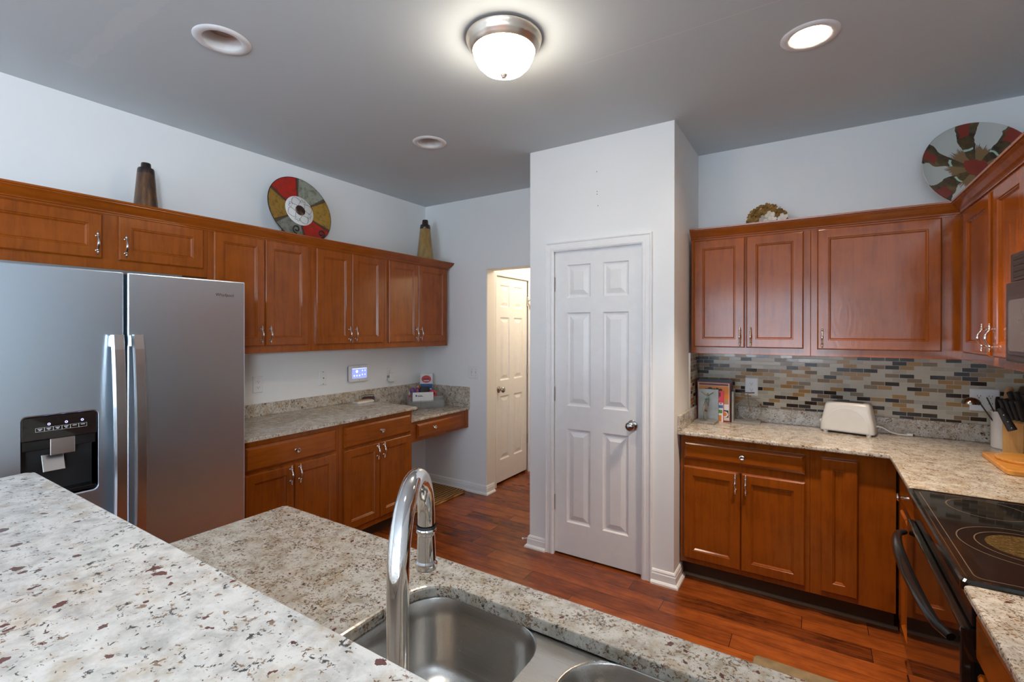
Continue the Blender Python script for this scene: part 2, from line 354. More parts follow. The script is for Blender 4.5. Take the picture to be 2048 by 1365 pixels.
def fan_plate_mat():
    """art glass plate: radial brown bands, white feathered fans and red patches (local XZ plane)"""
    m, nt, b = newmat('feathered art glass')
    T = N(nt, 'ShaderNodeTexCoord').outputs['Object']
    s = N(nt, 'ShaderNodeSeparateXYZ'); L(nt, T, s.inputs[0])
    ang = math_(nt, 'ARCTAN2', s.outputs[2], s.outputs[0])
    r = math_(nt, 'SQRT', math_(nt, 'ADD', math_(nt, 'MULTIPLY', s.outputs[0], s.outputs[0]), math_(nt, 'MULTIPLY', s.outputs[2], s.outputs[2])))
    rn = math_(nt, 'DIVIDE', r, 0.24)
    wob = math_(nt, 'MULTIPLY', math_(nt, 'SUBTRACT', noise(nt, coords(nt, kind='Object'), 9, 3)['Fac'], 0.5), 0.25)
    t = math_(nt, 'FRACT', math_(nt, 'ADD', math_(nt, 'ADD', math_(nt, 'DIVIDE', ang, 2 * PI), 1.02), math_(nt, 'MULTIPLY', wob, 0.3)))
    six = math_(nt, 'MULTIPLY', t, 6.0); f = math_(nt, 'FRACT', six)
    fan = math_(nt, 'LESS_THAN', f, 0.52)
    # feathered white fan: noise stretched along the radius
    cb = N(nt, 'ShaderNodeCombineXYZ'); L(nt, math_(nt, 'MULTIPLY', ang, 16.0), cb.inputs[0]); L(nt, math_(nt, 'MULTIPLY', rn, 1.6), cb.inputs[1])
    fe = noise(nt, cb.outputs[0], 1.5, 4, 0.7)['Fac']
    edge = math_(nt, 'ADD', math_(nt, 'MULTIPLY', rn, 1.3), math_(nt, 'MULTIPLY', fe, 0.7))
    white = ramp(nt, edge, [(0.95, (0.22, 0.13, 0.05)), (1.12, (0.10, 0.09, 0.075)), (1.22, (0.13, 0.14, 0.135)), (1.40, (0.50, 0.54, 0.52))])
    n2 = noise(nt, coords(nt, kind='Object'), 14, 4, 0.6)['Fac']
    brown = ramp(nt, n2, [(0.35, (0.025, 0.016, 0.006)), (0.55, (0.085, 0.05, 0.012)), (0.7, (0.16, 0.10, 0.03))])
    red = math_(nt, 'MULTIPLY', math_(nt, 'GREATER_THAN', math_(nt, 'ADD', rn, wob), 0.74), math_(nt, 'LESS_THAN', math_(nt, 'ABSOLUTE', math_(nt, 'SUBTRACT', f, 0.80)), 0.13))
    brown = mixc(nt, red, brown, (0.22, 0.018, 0.006))
    c = mixc(nt, fan, brown, white)
    # pale green-white glaze outlines near the middle
    d = math_(nt, 'ABSOLUTE', math_(nt, 'SUBTRACT', math_(nt, 'ADD', rn, wob), 0.46))
    ol = math_(nt, 'MULTIPLY', math_(nt, 'LESS_THAN', d, 0.022), math_(nt, 'GREATER_THAN', f, 0.6))
    c = mixc(nt, ol, c, (0.40, 0.58, 0.48))
    mid = math_(nt, 'LESS_THAN', math_(nt, 'ADD', rn, math_(nt, 'MULTIPLY', wob, 1.6)), 0.20)
    c = mixc(nt, mid, c, (0.24, 0.022, 0.008))
    L(nt, c, b.inputs['Base Color']); b.inputs['Roughness'].default_value = 0.08; b.inputs['Coat Weight'].default_value = 0.6
    return m
PLATE2 = fan_plate_mat()
def petal_mat(name, c1, c2):
    m, nt, b = newmat(name)
    n = noise(nt, coords(nt), 55, 4, 0.6)['Fac']
    L(nt, ramp(nt, n, [(0.35, c1), (0.65, c2)]), b.inputs['Base Color']); b.inputs['Roughness'].default_value = 0.8
    return m
PETALO = petal_mat('ochre silk petals', (0.16, 0.075, 0.012), (0.34, 0.20, 0.045))
PETALW = petal_mat('ivory silk petals', (0.55, 0.50, 0.42), (0.70, 0.67, 0.62))
def burner_mat():
    m, nt, b = newmat('speckled burner zone')
    n = noise(nt, coords(nt), 160, 2, 0.7)['Fac']
    L(nt, ramp(nt, n, [(0.35, (0.035, 0.022, 0.008)), (0.7, (0.16, 0.10, 0.035))]), b.inputs['Base Color']); b.inputs['Roughness'].default_value = 0.12
    return m
BURN = burner_mat()
RINGM = plain('printed burner ring', (0.16, 0.11, 0.075), 0.15, var=0.02)
MESHG = plain('smoky clear acrylic', (0.45, 0.47, 0.47), 0.15, alpha=0.34)

# ------------------------------------------------------------------ mesh builder
class MB:
    def __init__(s): s.v = []; s.f = []; s.sm = []
    def add(s, vs, fs, smooth=False):
        o = len(s.v); s.v += [tuple(p) for p in vs]
        for f in fs: s.f.append([i + o for i in f]); s.sm.append(smooth)
        return s
    def box(s, x0, x1, y0, y1, z0, z1):
        vs = [(x, y, z) for x in (x0, x1) for y in (y0, y1) for z in (z0, z1)]
        return s.add(vs, [(0, 1, 3, 2), (4, 6, 7, 5), (0, 4, 5, 1), (2, 3, 7, 6), (0, 2, 6, 4), (1, 5, 7, 3)])
    def loft(s, loops, c0=True, c1=True, smooth=False, closed=True):
        n = len(loops[0]); vs = [p for l in loops for p in l]; fs = []
        for k in range(len(loops) - 1):
            for i in range(n if closed else n - 1):
                j = (i + 1) % n
                fs.append((k * n + i, k * n + j, (k + 1) * n + j, (k + 1) * n + i))
        o = len(s.f); s.add(vs, fs, smooth)
        base = len(s.v) - len(vs)
        if c0: s.f.append([base + i for i in range(n)][::-1]); s.sm.append(False)
        if c1: s.f.append([base + (len(loops) - 1) * n + i for i in range(n)]); s.sm.append(False)
        return s
    def lathe(s, prof, c=(0, 0, 0), axis='z', n=28, smooth=True, c0=False, c1=False):
        loops = []
        for r, h in prof:
            l = []
            for i in range(n):
                a = 2 * PI * i / n; p, q = r * math.cos(a), r * math.sin(a)
                if axis == 'z': l.append((c[0] + p, c[1] + q, c[2] + h))
                elif axis == 'y': l.append((c[0] + p, c[1] + h, c[2] + q))
                else: l.append((c[0] + h, c[1] + p, c[2] + q))
            loops.append(l)
        return s.loft(loops, c0, c1, smooth)
    def tube(s, path, r, n=8, closed=False, flat=1.0, up=None):
        P = [Vector(p) for p in path]; k = len(P)
        rr = r if isinstance(r, (list, tuple)) else [r] * k
        loops = []; pn = None
        for i in range(k):
            if closed: t = (P[(i + 1) % k] - P[i - 1])
            else: t = (P[min(i + 1, k - 1)] - P[max(i - 1, 0)])
            t.normalize()
            if pn is None:
                a = Vector(up) if up else (Vector((0, 0, 1)) if abs(t.z) < 0.9 else Vector((1, 0, 0)))
                pn = (a - t * a.dot(t)).normalized()
            else:
                pn = (pn - t * pn.dot(t)); pn.normalize()
            b = t.cross(pn)
            loops.append([tuple(P[i] + pn * (rr[i] * math.cos(2 * PI * j / n)) + b * (rr[i] * flat * math.sin(2 * PI * j / n))) for j in range(n)])
        if closed: loops.append(loops[0])
        return s.loft(loops, not closed, not closed, True)
    def sphere(s, c, r, n=14, m=8, sc=(1, 1, 1)):
        loops = []
        for k in range(1, m):
            a = PI * k / m
            loops.append([(c[0] + sc[0] * r * math.sin(a) * math.cos(2 * PI * i / n), c[1] + sc[1] * r * math.sin(a) * math.sin(2 * PI * i / n), c[2] - sc[2] * r * math.cos(a)) for i in range(n)])
        return s.loft(loops, True, True, True)
    def prism(s, pts, a, b, plane='xy'):
        def mp(p, h):
            return {'xy': (p[0], p[1], h), 'xz': (p[0], h, p[1]), 'yz': (h, p[0], p[1])}[plane]
        return s.loft([[mp(p, a) for p in pts], [mp(p, b) for p in pts]])
    def holed(s, outer, holes, a, b, plane='xy'):
        """a slab with holes"""
        bm = bmesh.new(); es = []
        for lp in [outer] + holes:
            vs = [bm.verts.new((p[0], p[1], 0)) for p in lp]
            for i in range(len(vs)): es.append(bm.edges.new((vs[i], vs[(i + 1) % len(vs)])))
        bmesh.ops.triangle_fill(bm, use_beauty=True, use_dissolve=False, edges=es, normal=(0, 0, 1))
        bm.verts.index_update()
        pts = [(v.co.x, v.co.y) for v in bm.verts]; fs = [[v.index for v in f.verts] for f in bm.faces]
        bm.free()
        def mp(p, h):
            return {'xy': (p[0], p[1], h), 'xz': (p[0], h, p[1]), 'yz': (h, p[0], p[1])}[plane]
        n = len(pts)
        vs = [mp(p, a) for p in pts] + [mp(p, b) for p in pts]
        ff = [f[::-1] for f in fs] + [[i + n for i in f] for f in fs]
        o = 0
        for lp in [outer] + holes:
            k = len(lp)
            for i in range(k): ff.append([o + i, o + (i + 1) % k, o + (i + 1) % k + n, o + i + n])
            o += k
        return s.add(vs, ff)
    def sweep(s, path, prof, mp, closed=False):
        """profile (a,b) swept along a 2-D path; a offsets along the left normal of travel, mp(u,v,b) places it"""
        P = [Vector(p).to_2d() if len(p) > 2 else Vector(p) for p in path]; k = len(P); loops = []
        for i in range(k):
            def nrm(d): d = d.normalized(); return Vector((-d.y, d.x))
            ns = []
            if i > 0 or closed: ns.append(nrm(P[i] - P[i - 1]))
            if i < k - 1 or closed: ns.append(nrm(P[(i + 1) % k] - P[i]))
            if len(ns) == 2:
                m = (ns[0] + ns[1]); m = m / max(1e-6, m.length_squared) * 2
            else: m = ns[0]
            loops.append([mp(P[i].x + m.x * a, P[i].y + m.y * a, b) for a, b in prof])
        if closed: loops.append(loops[0])
        return s.loft(loops, not closed, not closed)
    def xf(s, M, start=0):
        for i in range(start, len(s.v)): s.v[i] = tuple(M @ Vector(s.v[i]))
        return s
    def build(s, name, mat, parent=None, bev=0.0, seg=2, sharp=40, loc=None):
        me = bpy.data.meshes.new(name); me.from_pydata(s.v, [], s.f)
        me.polygons.foreach_set('use_smooth', s.sm)
        bm = bmesh.new(); bm.from_mesh(me); bmesh.ops.recalc_face_normals(bm, faces=bm.faces); bm.to_mesh(me); bm.free()
        if any(s.sm): me.set_sharp_from_angle(angle=R(sharp))
        me.materials.append(mat)
        o = bpy.data.objects.new(name, me); COL.objects.link(o)
        if parent: o.parent = parent
        if loc: o.location = loc
        if bev:
            md = o.modifiers.new('edge', 'BEVEL'); md.width = bev; md.segments = seg; md.limit_method = 'ANGLE'; md.angle_limit = R(50)
        return o
def B(*a): return MB().box(*a)

def tag(o, label, cat, group=None):
    o['label'] = label; o['category'] = cat
    if group: o['group'] = group
    return o
def thing(name, label, cat, loc=(0, 0, 0), rz=0, group=None):
    o = bpy.data.objects.new(name, None); COL.objects.link(o); o.empty_display_size = 0.05
    o.location = loc; o.rotation_euler = (0, 0, rz)
    return tag(o, label, cat, group)
def struct(name, mb, mat, bev=0, label=None, parent=None):
    o = mb.build(name, mat, parent, bev)
    if parent is None: o['kind'] = 'structure'
    if label: o['label'] = label
    return o
def text(name, body, size, mat, parent, loc, rot=(R(90), 0, 0), ext=0.0003, align='LEFT', sx=1.0):
    c = bpy.data.curves.new(name, 'FONT'); c.body = body; c.size = size; c.extrude = ext; c.align_x = align
    tmp = bpy.data.objects.new(name, c); COL.objects.link(tmp); dg = bpy.context.evaluated_depsgraph_get()
    me = bpy.data.meshes.new_from_object(tmp.evaluated_get(dg)); bpy.data.objects.remove(tmp); bpy.data.curves.remove(c)
    me.materials.clear(); me.materials.append(mat)
    o = bpy.data.objects.new(name, me); COL.objects.link(o); o.parent = parent; o.location = loc; o.rotation_euler = rot; o.scale = (sx, 1, 1)
    return o
def rrect(x0, x1, y0, y1, r, n=6):
    pts = []
    for cx, cy, a0 in ((x1 - r, y0 + r, -90), (x1 - r, y1 - r, 0), (x0 + r, y1 - r, 90), (x0 + r, y0 + r, 180)):
        for i in range(n + 1):
            a = R(a0 + 90 * i / n); pts.append((cx + r * math.cos(a), cy + r * math.sin(a)))
    return pts
def circ(cx, cy, r, n=32): return [(cx + r * math.cos(2 * PI * i / n), cy + r * math.sin(2 * PI * i / n)) for i in range(n)]

# ------------------------------------------------------------------ room dimensions
XL, YB, XR, ZC = -3.313, 3.576, 0.956, 2.764
PX0, PX1, PY = -1.684, -0.698, 2.882
OX0, OZ = -2.557, 2.087

# ------------------------------------------------------------------ structure
struct('floor', B(-3.5, 3.2, -4.4, 5.6, -0.08, 0), FLOOR)
cans = [(-2.145, 1.052), (-2.15, 2.36), (-0.017, 2.366)]
mb = MB().holed([(-3.45, -4.2), (3.1, -4.2), (3.1, 3.72), (-3.45, 3.72)], [circ(x, y, 0.078) for x, y in cans], ZC, ZC + 0.012)
mb.box(-3.5, 3.2, -4.4, 3.75, ZC + 0.25, ZC + 0.27)  # unseen upper sheet, added to block light above the ceiling
struct('ceiling', mb, CEIL)
struct('wall_left', B(XL - 0.12, XL, -4.2, YB + 0.12, 0, ZC + 0.25), WALL)
mb = MB().holed([(XL - 0.05, 0), (OX0, 0), (OX0, OZ), (PX0 + 0.05, OZ), (PX0 + 0.05, ZC + 0.2), (XL - 0.05, ZC + 0.2)], [], YB, YB + 0.12, 'xz')
struct('wall_back', mb, WALL)
mb = MB().holed([(PX0, 0), (-1.507, 0), (-1.507, 2.066), (-0.876, 2.066), (-0.876, 0), (PX1, 0), (PX1, ZC + 0.2), (PX0, ZC + 0.2)], [], PY, PY + 0.10, 'xz')
mb.box(PX1 - 0.10, PX1, PY + 0.10, 3.70, 0, ZC + 0.2); mb.box(PX0, PX0 + 0.10, PY + 0.10, 3.70, 0, ZC + 0.2)
mb.box(PX0 + 0.10, PX1 - 0.10, 3.60, 3.70, 0, ZC + 0.2)
wp = struct('wall_pantry', mb, WALL)
for z, x in ((2.545, -1.186), (2.417, -1.184), (2.40, -1.184), (2.325, -1.178)):
    MB().lathe([(0.0028, 0.0), (0.0028, -0.0008)], (x, PY, z), 'y', 8, c1=True).build('nail_hole', SLOT, wp)
struct('wall_kitchen', B(PX1, XR + 0.12, 3.57, 3.69, 0, ZC + 0.2), WALL)
struct('wall_right', B(XR, XR + 0.12, -0.45, 3.60, 0, ZC + 0.25), WALL)
struct('wall_dining', MB().box(XR, 3.0, -0.57, -0.45, 0, ZC + 0.2), WALL)
mb = MB().holed([(-4.2, 0), (-0.45, 0), (-0.45, ZC + 0.2), (-4.2, ZC + 0.2)], [[(-3.0, 0.85), (-0.8, 0.85), (-0.8, 2.25), (-3.0, 2.25)]], 2.88, 3.0, 'yz')
struct('wall_side', mb, WALL)
mb = MB().holed([(-3.45, 0), (3.0, 0), (3.0, ZC + 0.2), (-3.45, ZC + 0.2)], [[(-1.9, 0.85), (0.4, 0.85), (0.4, 2.25), (-1.9, 2.25)]], -4.0, -3.88, 'xz')
struct('wall_rear', mb, WALL)
mb = MB()
for x in (-1.9, -0.78, 0.35): mb.box(x, x + 0.05, -3.97, -3.91, 0.85, 2.25)
for z in (0.85, 1.53, 2.20): mb.box(-1.9, 0.4, -3.97, -3.91, z, z + 0.05)
struct('window_1', mb, TRIM)
mb = MB()
for y in (-3.0, -1.93, -0.85): mb.box(2.91, 2.97, y, y + 0.05, 0.85, 2.25)
for z in (0.85, 1.53, 2.20): mb.box(2.91, 2.97, -3.0, -0.8, z, z + 0.05)
struct('window_2', mb, TRIM)
# hall beyond the opening
HX = -2.60
mb = MB().box(HX - 0.16, HX - 0.06, YB + 0.12, 5.4, 0, 2.6)
mb.box(HX - 0.06, HX, YB + 0.12, 3.79, 0, 2.6); mb.box(HX - 0.06, HX, 4.43, 5.4, 0, 2.6); mb.box(HX - 0.06, HX, 3.79, 4.43, 2.06, 2.6)
struct('wall_hall_left', mb, HALLW)
struct('wall_hall_back', B(-2.7, -1.4, 5.3, 5.4, 0, 2.6), HALLW)
struct('wall_hall_right', B(-1.584, -1.484, 3.70, 5.4, 0, 2.6), HALLW)
struct('ceiling_hall', B(-2.8, -1.4, YB + 0.12, 5.5, 2.55, 2.62), HALLW)
# warm painted reveals of the opening
struct('trim_opening', MB().box(OX0 - 0.004, OX0 + 0.004, YB + 0.006, YB + 0.13, 0.09, OZ).box(OX0, PX0, YB + 0.006, YB + 0.13, OZ - 0.004, OZ + 0.002), HALLW)

# baseboards
BB = [(0, 0), (0.030, 0), (0.029, 0.010), (0.022, 0.018), (0.016, 0.021), (0.014, 0.058), (0.011, 0.063), (0.011, 0.072), (0.006, 0.080), (0, 0.083)]
def mpxy(u, v, b): return (u, v, b)
def base(name, path): struct(name, MB().sweep(path, BB, mpxy), TRIM)
base('baseboard_left', [(XL, YB), (XL, 2.80)][::-1][::-1] and [(XL + 0.0, YB - 0.0), (XL, 2.80)][::-1][::-1])
base('baseboard_back', [(OX0, YB + 0.118), (OX0, YB), (XL + 0.03, YB)][::1])
base('baseboard_pantry', [(-1.552, PY), (PX0, PY), (PX0, 3.5)][::1])
base('baseboard_pantry_corner', [(PX1, 3.05), (PX1, PY), (-0.829, PY)][::1])

# ------------------------------------------------------------------ doors
def six_panel(w, h, t=0.035):
    """a six-panel door leaf, front at local y=0 (facing -y), x 0..w, z 0..h"""
    s = w / 0.609
    xs = [(0.092 * s, 0.258 * s), (0.384 * s, 0.531 * s)]
    xs = [(0.090 * s, 0.262 * s), (w - 0.262 * s, w - 0.090 * s)]
    zs = [(0.215, 0.845), (1.0, 1.625), (1.725, 1.945)]
    m = MB()
    rects = [(a, b, c, d) for a, b in xs for c, d in zs]
    m.holed([(0, 0), (w, 0), (w, h), (0, h)], [[(a, c), (b, c), (b, d), (a, d)] for a, b, c, d in rects], 0.0, 0.011, 'xz')
    m.box(0, w, 0.011, t, 0, h)
    for a, b, c, d in rects:
        def lp(i, y): return [(a + i, y, c + i), (b - i, y, c + i), (b - i, y, d - i), (a + i, y, d - i)]
        m.loft([lp(0, 0.0), lp(0.008, 0.009), lp(0.016, 0.0105), lp(0.020, 0.0105), lp(0.050, 0.0015)], False, True)
    return m
def knob_mb(d=1.0):
    return MB().lathe([(0.001, 0.0), (0.032, 0.0), (0.032, -0.004), (0.026, -0.008), (0.013, -0.011), (0.011, -0.030), (0.016, -0.036), (0.026, -0.044), (0.029, -0.054), (0.025, -0.063), (0.015, -0.068), (0.001, -0.069)], axis='y', n=24)
def hinge_mb():
    m = MB().lathe([(0.001, -0.048), (0.007, -0.046), (0.007, 0.046), (0.001, 0.048)], n=10)
    m.lathe([(0.008, 0.046), (0.005, 0.054), (0.001, 0.056)], n=10)
    return m
d1 = six_panel(0.606, 2.042).build('door_1', DOORW, None, 0.0); d1['kind'] = 'structure'
d1['label'] = 'white six-panel pantry door with nickel knob'
d1.location = (-1.4945, PY + 0.012, 0.014)
k = knob_mb().build('door_knob', NICKELD, d1); k.location = (0.542, 0, 0.915); k['label'] = 'round satin nickel knob'
for z in (0.335, 1.07, 1.815):
    h_ = hinge_mb().build('hinge', NICKELD, d1); h_.location = (-0.002, -0.006, z)
CAS = [(0, 0), (0, -0.011), (0.010, -0.016), (0.022, -0.016), (0.027, -0.012), (0.050, -0.013), (0.056, -0.018), (0.062, -0.018), (0.066, -0.012), (0.066, 0)]
def mpxz(y0): return lambda u, v, b: (u, y0 + b, v)
mb = MB().sweep([(-1.492, 0), (-1.492, 2.052), (-0.891, 2.052), (-0.891, 0)], CAS, mpxz(PY))
mb.box(-1.507, -1.4965, PY - 0.002, PY + 0.1, 0, 2.060).box(-0.8865, -0.876, PY - 0.002, PY + 0.1, 0, 2.060).box(-1.507, -0.876, PY - 0.002, PY + 0.1, 2.058, 2.066)
struct('trim_pantry_door', mb, TRIM)
struct('pantry_dark_backing', B(-1.507, -0.876, PY + 0.06, PY + 0.09, 0.0, 2.06), BLACKM)  # black sheet standing in for the unlit pantry behind the door
# hall closet door (faces +X)
d2 = six_panel(0.60, 2.025).build('door_2', DOORW, None); d2['kind'] = 'structure'; d2['label'] = 'white six-panel closet door in the hall'
d2.location = (HX - 0.012, 3.80, 0.024); d2.rotation_euler = (0, 0, R(90))
k = knob_mb().build('door_knob', NICKELD, d2); k.location = (0.06, 0, 0.915)
for z in (0.33, 1.07, 1.80):
    h_ = hinge_mb().build('hinge', NICKELD, d2); h_.location = (0.604, -0.006, z)
hk = MB().tube([(0.606, -0.004, 1.80), (0.600, -0.03, 1.815), (0.585, -0.055, 1.82)], 0.005, 8).sphere((0.582, -0.058, 1.82), 0.010).tube([(0.606, -0.01, 1.80), (0.61, -0.03, 1.76), (0.612, -0.035, 1.72)], 0.005, 8)
hk.build('hinge_door_stop', GOLDM, d2)
mb = MB().sweep([(3.795, 0), (3.795, 2.052), (4.405, 2.052), (4.405, 0)], CAS, lambda u, v, b: (HX - b, u, v))
struct('trim_hall_door', mb, TRIM)
struct('closet_dark_backing', B(HX - 0.058, HX - 0.050, 3.79, 4.43, 0.0, 2.06), BLACKM)  # black sheet in place of the closet's darkness behind its door

# spring door stop on the pantry baseboard
t = thing('door_stop', 'little white spring door stop on the pantry corner baseboard', 'door stop', (PX0 - 0.010, PY + 0.03, 0.045), 0)
MB().lathe([(0.012, 0.0), (0.012, -0.006), (0.005, -0.008)], axis='x', n=12, c0=True).build('mount', BLACKM, t)
P_ = [(-0.006 - 0.0012 * i, 0.0045 * math.cos(i * 0.9), 0.0045 * math.sin(i * 0.9) - 0.0004 * i) for i in range(46)]
MB().tube(P_, 0.0014, 5).build('spring', WHITEP, t)
MB().sphere((-0.066, 0, -0.019), 0.008).build('rubber_tip', WHITEP, t)

# ------------------------------------------------------------------ cabinets
def loops_rect(x0, x1, z0, z1, spec):
    return [[(x0 + i, y, z0 + i), (x1 - i, y, z0 + i), (x1 - i, y, z1 - i), (x0 + i, y, z1 - i)] for i, y in spec]
def door_mb(x0, x1, z0, z1, st=0.052):
    return MB().loft(loops_rect(x0, x1, z0, z1, [(0, 0.0), (0, -0.014), (0.005, -0.0195), (0.007, -0.020), (st, -0.020), (st + 0.003, -0.016), (st + 0.006, -0.016), (st + 0.013, -0.0095), (st + 0.015, -0.0095)]))
def slab_mb(x0, x1, z0, z1):
    return MB().loft(loops_rect(x0, x1, z0, z1, [(0, 0.0), (0, -0.010), (0.003, -0.0125), (0.014, -0.0195), (0.016, -0.020)]))
def pull_mb():
    """turned bow pull, 118 mm, vertical, standing off a face at y=0 towards -y"""
    m = MB()
    zs = [(-0.059, .014, .0015), (-0.057, .014, .0032), (-0.054, .014, .0040), (-0.051, .014, .0022), (-0.049, .014, .0045), (-0.045, .014, .0055), (-0.041, .014, .0040), (-0.038, .014, .0062), (-0.034, .014, .0066), (-0.031, .015, .0040),
          (-0.026, .018, .0034), (-0.018, .023, .0042), (-0.008, .0265, .0058), (0, .0275, .0064)]
    zs = zs + [(-z, o, r) for z, o, r in zs[:-1][::-1]]
    m.tube([(0, -o, z) for z, o, r in zs], [r for z, o, r in zs], 10, up=(1, 0, 0))
    for z in (-0.036, 0.036): m.lathe([(0.0065, 0.001), (0.0065, -0.002), (0.0045, -0.004), (0.0045, -0.014)], (0, 0, z), 'y', 10)
    return m
PULL = pull_mb()
def cknob_mb():
    return MB().lathe([(0.001, 0.0), (0.009, 0.0), (0.009, -0.002), (0.006, -0.004), (0.0055, -0.014), (0.009, -0.018), (0.0155, -0.021), (0.0165, -0.025), (0.0145, -0.029), (0.0105, -0.030), (0.008, -0.0285), (0.001, -0.028)], axis='y', n=20)
_pull0 = []; _knob0 = []
def hardware(kind, parent, loc):
    store = _pull0 if kind == 'pull' else _knob0
    if not store:
        o = (PULL if kind == 'pull' else cknob_mb()).build('handle' if kind == 'pull' else 'knob', PEWTER, parent); store.append(o)
    else:
        o = store[0].copy(); COL.objects.link(o); o.parent = parent
    o.location = loc; o['label'] = 'turned pewter bow pull' if kind == 'pull' else 'round pewter knob'
    return o
def cabinet(name, label, loc, rz, w, d, z0, z1, doors=(), drawers=(), toe=False, group=None, figured=(), open_top=False, rz_grain='x', knob_z=None):
    """face frame at local y=0 facing -y. doors: (x0,x1,z0,z1, handle x or None, handle z)"""
    t = thing(name, label, 'cabinet', loc, rz, group)
    if open_top:
        m = MB().box(0, w, 0, 0.02, z0, z1).box(0, 0.02, 0.02, d, z0, z1).box(w - 0.02, w, 0.02, d, z0, z1).box(0.02, w - 0.02, d - 0.02, d, z0, z1).box(0.02, w - 0.02, 0.02, d - 0.02, z0, z0 + 0.02)
    else: m = MB().box(0, w, 0, d, z0, z1)
    m.build('cabinet_body', WOODV, t, 0.0015)
    for i, (a, b, c, e, hx, hz) in enumerate(doors):
        dm = door_mb(a, b, c, e).build('cabinet_door', WOODK if i in figured else WOODV, t)
        if hx is not None: hardware('pull', dm, (hx, -0.020, hz))
    for a, b, c, e, kn in drawers:
        dm = slab_mb(a, b, c, e).build('drawer', WOODX if rz_grain == 'x' else WOODY, t)
        if kn is not None: hardware('knob', dm, (kn, -0.020, (c + e) / 2))
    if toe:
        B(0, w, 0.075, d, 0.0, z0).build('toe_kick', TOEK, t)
    return t
GUP = 'wall cabinets along the left wall'
FX = -2.994   # face of the left wall cabinets
def lw(y): return (FX, y, 0)
cabinet('wall_cabinet', 'short two-door cherry wall cabinet directly above the refrigerator', lw(0.40), R(90), 0.985, FX - XL - 0.002 if False else 0.317, 1.826, 2.125,
        doors=[(0.07, 0.495, 1.874, 2.094, 0.473, 1.947), (0.562, 0.958, 1.874, 2.100, 0.588, 1.947)], group=GUP)
def tall_left(y0, y1, a0, a1, b0, b1, label):
    s = (y0)
    cabinet('wall_cabinet', label, lw(y0), R(90), y1 - y0, 0.317, 1.372, 2.125,
            doors=[(a0 - s, a1 - s, 1.418, 2.102, a1 - 0.027 - s, 1.489), (b0 - s, b1 - s, 1.418, 2.102, b0 + 0.027 - s, 1.489)], group=GUP)
tall_left(1.386, 2.062, 1.415, 1.722, 1.726, 2.033, 'tall two-door cherry wall cabinet immediately right of the refrigerator top')
tall_left(2.063, 2.742, 2.098, 2.402, 2.406, 2.712, 'middle tall cherry wall cabinet above the alarm touch panel')
tall_left(2.743, 3.535, 2.779, 3.122, 3.126, 3.500, 'last tall cherry wall cabinet, under the ochre vase at the corner')
# crown mouldings
CR = [(0, 2.100), (0.006, 2.100), (0.006, 2.108), (0.013, 2.110), (0.013, 2.115), (0.017, 2.120), (0.026, 2.128), (0.040, 2.146), (0.049, 2.154), (0.049, 2.158), (0.055, 2.160), (0.056, 2.169), (0, 2.169)]
cr = MB().sweep([(XL + 0.003, 3.535), (FX, 3.535), (FX, 0.30)], [(a, b) for a, b in CR], mpxy).build('crown_molding', WOODY)
tag(cr, 'long cherry crown molding along the left wall cabinets', 'crown molding')

# right hand wall cabinets
KY = 3.241; RX = 0.631
cabinet('wall_cabinet', 'two-door cherry wall cabinet beside the pantry side wall, above the cookbooks', (-0.676, KY, 0), 0, 0.658, 0.325, 1.372, 2.125,
        doors=[(0.019, 0.316, 1.414, 2.096, 0.290, 1.481), (0.324, 0.624, 1.414, 2.096, 0.350, 1.481)])
cabinet('wall_cabinet', 'wide single-door cherry wall cabinet with figured knotty panel above the toaster', (-0.017, KY, 0), 0, 0.955, 0.325, 1.372, 2.125,
        doors=[(0.031, 0.567, 1.412, 2.098, 0.055, 1.480)], figured=(0,))
# face of right wall cabinets: local x -> -Y
cabinet('wall_cabinet', 'two-door cherry wall cabinet on the right wall next to the microwave', (RX, KY - 0.001, 0), R(-90), 0.925, 0.323, 1.372, 2.125,
        doors=[(0.104, 0.508, 1.412, 2.096, 0.482, 1.490), (0.562, 0.912, 1.412, 2.096, 0.588, 1.490)])
cabinet('wall_cabinet', 'short cherry wall cabinet above the black microwave', (RX, 2.314, 0), R(-90), 0.735, 0.323, 1.79, 2.125,
        doors=[(0.02, 0.385, 1.82, 2.096, 0.36, 1.88), (0.39, 0.72, 1.82, 2.096, 0.416, 1.88)])
cr = MB().sweep([(RX, 1.58), (RX, KY), (-0.678, KY)], CR, mpxy).build('crown_molding', WOODX)
tag(cr, 'L-shaped cherry crown molding on the right-hand wall cabinets', 'crown molding')

# left base cabinets
BX = -2.705
GB = 'base cabinets left of the desk'
def lbase(y0, y1, a, m, b, kn, label):
    cabinet('base_cabinet', label, (BX, y0, 0), R(90), y1 - y0, 0.60, 0.10, 0.888,
            doors=[(a - y0, m - 0.002 - y0, 0.145, 0.696, m - 0.029 - y0, 0.637), (m + 0.002 - y0, b - y0, 0.145, 0.696, m + 0.029 - y0, 0.637)],
            drawers=[(a - y0, b - y0, 0.712, 0.855, kn - y0)], toe=True, group=GB, rz_grain='y')
lbase(1.405, 2.072, 1.438, 1.741, 2.044, 1.748, 'cherry base cabinet with drawer, just right of the refrigerator')
lbase(2.073, 2.762, 2.107, 2.422, 2.737, 2.425, 'cherry base cabinet with drawer, standing next to the desk opening')
# desk apron
t = thing('desk_apron', 'cherry desk apron with one knobbed drawer beneath the low granite desk', 'desk', (-2.770, 2.764, 0), R(90))
B(0, 0.81, 0, 0.50, 0.600, 0.769).build('apron_body', WOODY, t, 0.0015)
B(0.757, 0.81, -0.004, 0.0, 0.600, 0.769).build('end_stile', WOODV, t)
o = slab_mb(0.115, 0.703, 0.626, 0.742).build('drawer', WOODY, t); hardware('knob', o, (0.305, -0.020, 0.692))

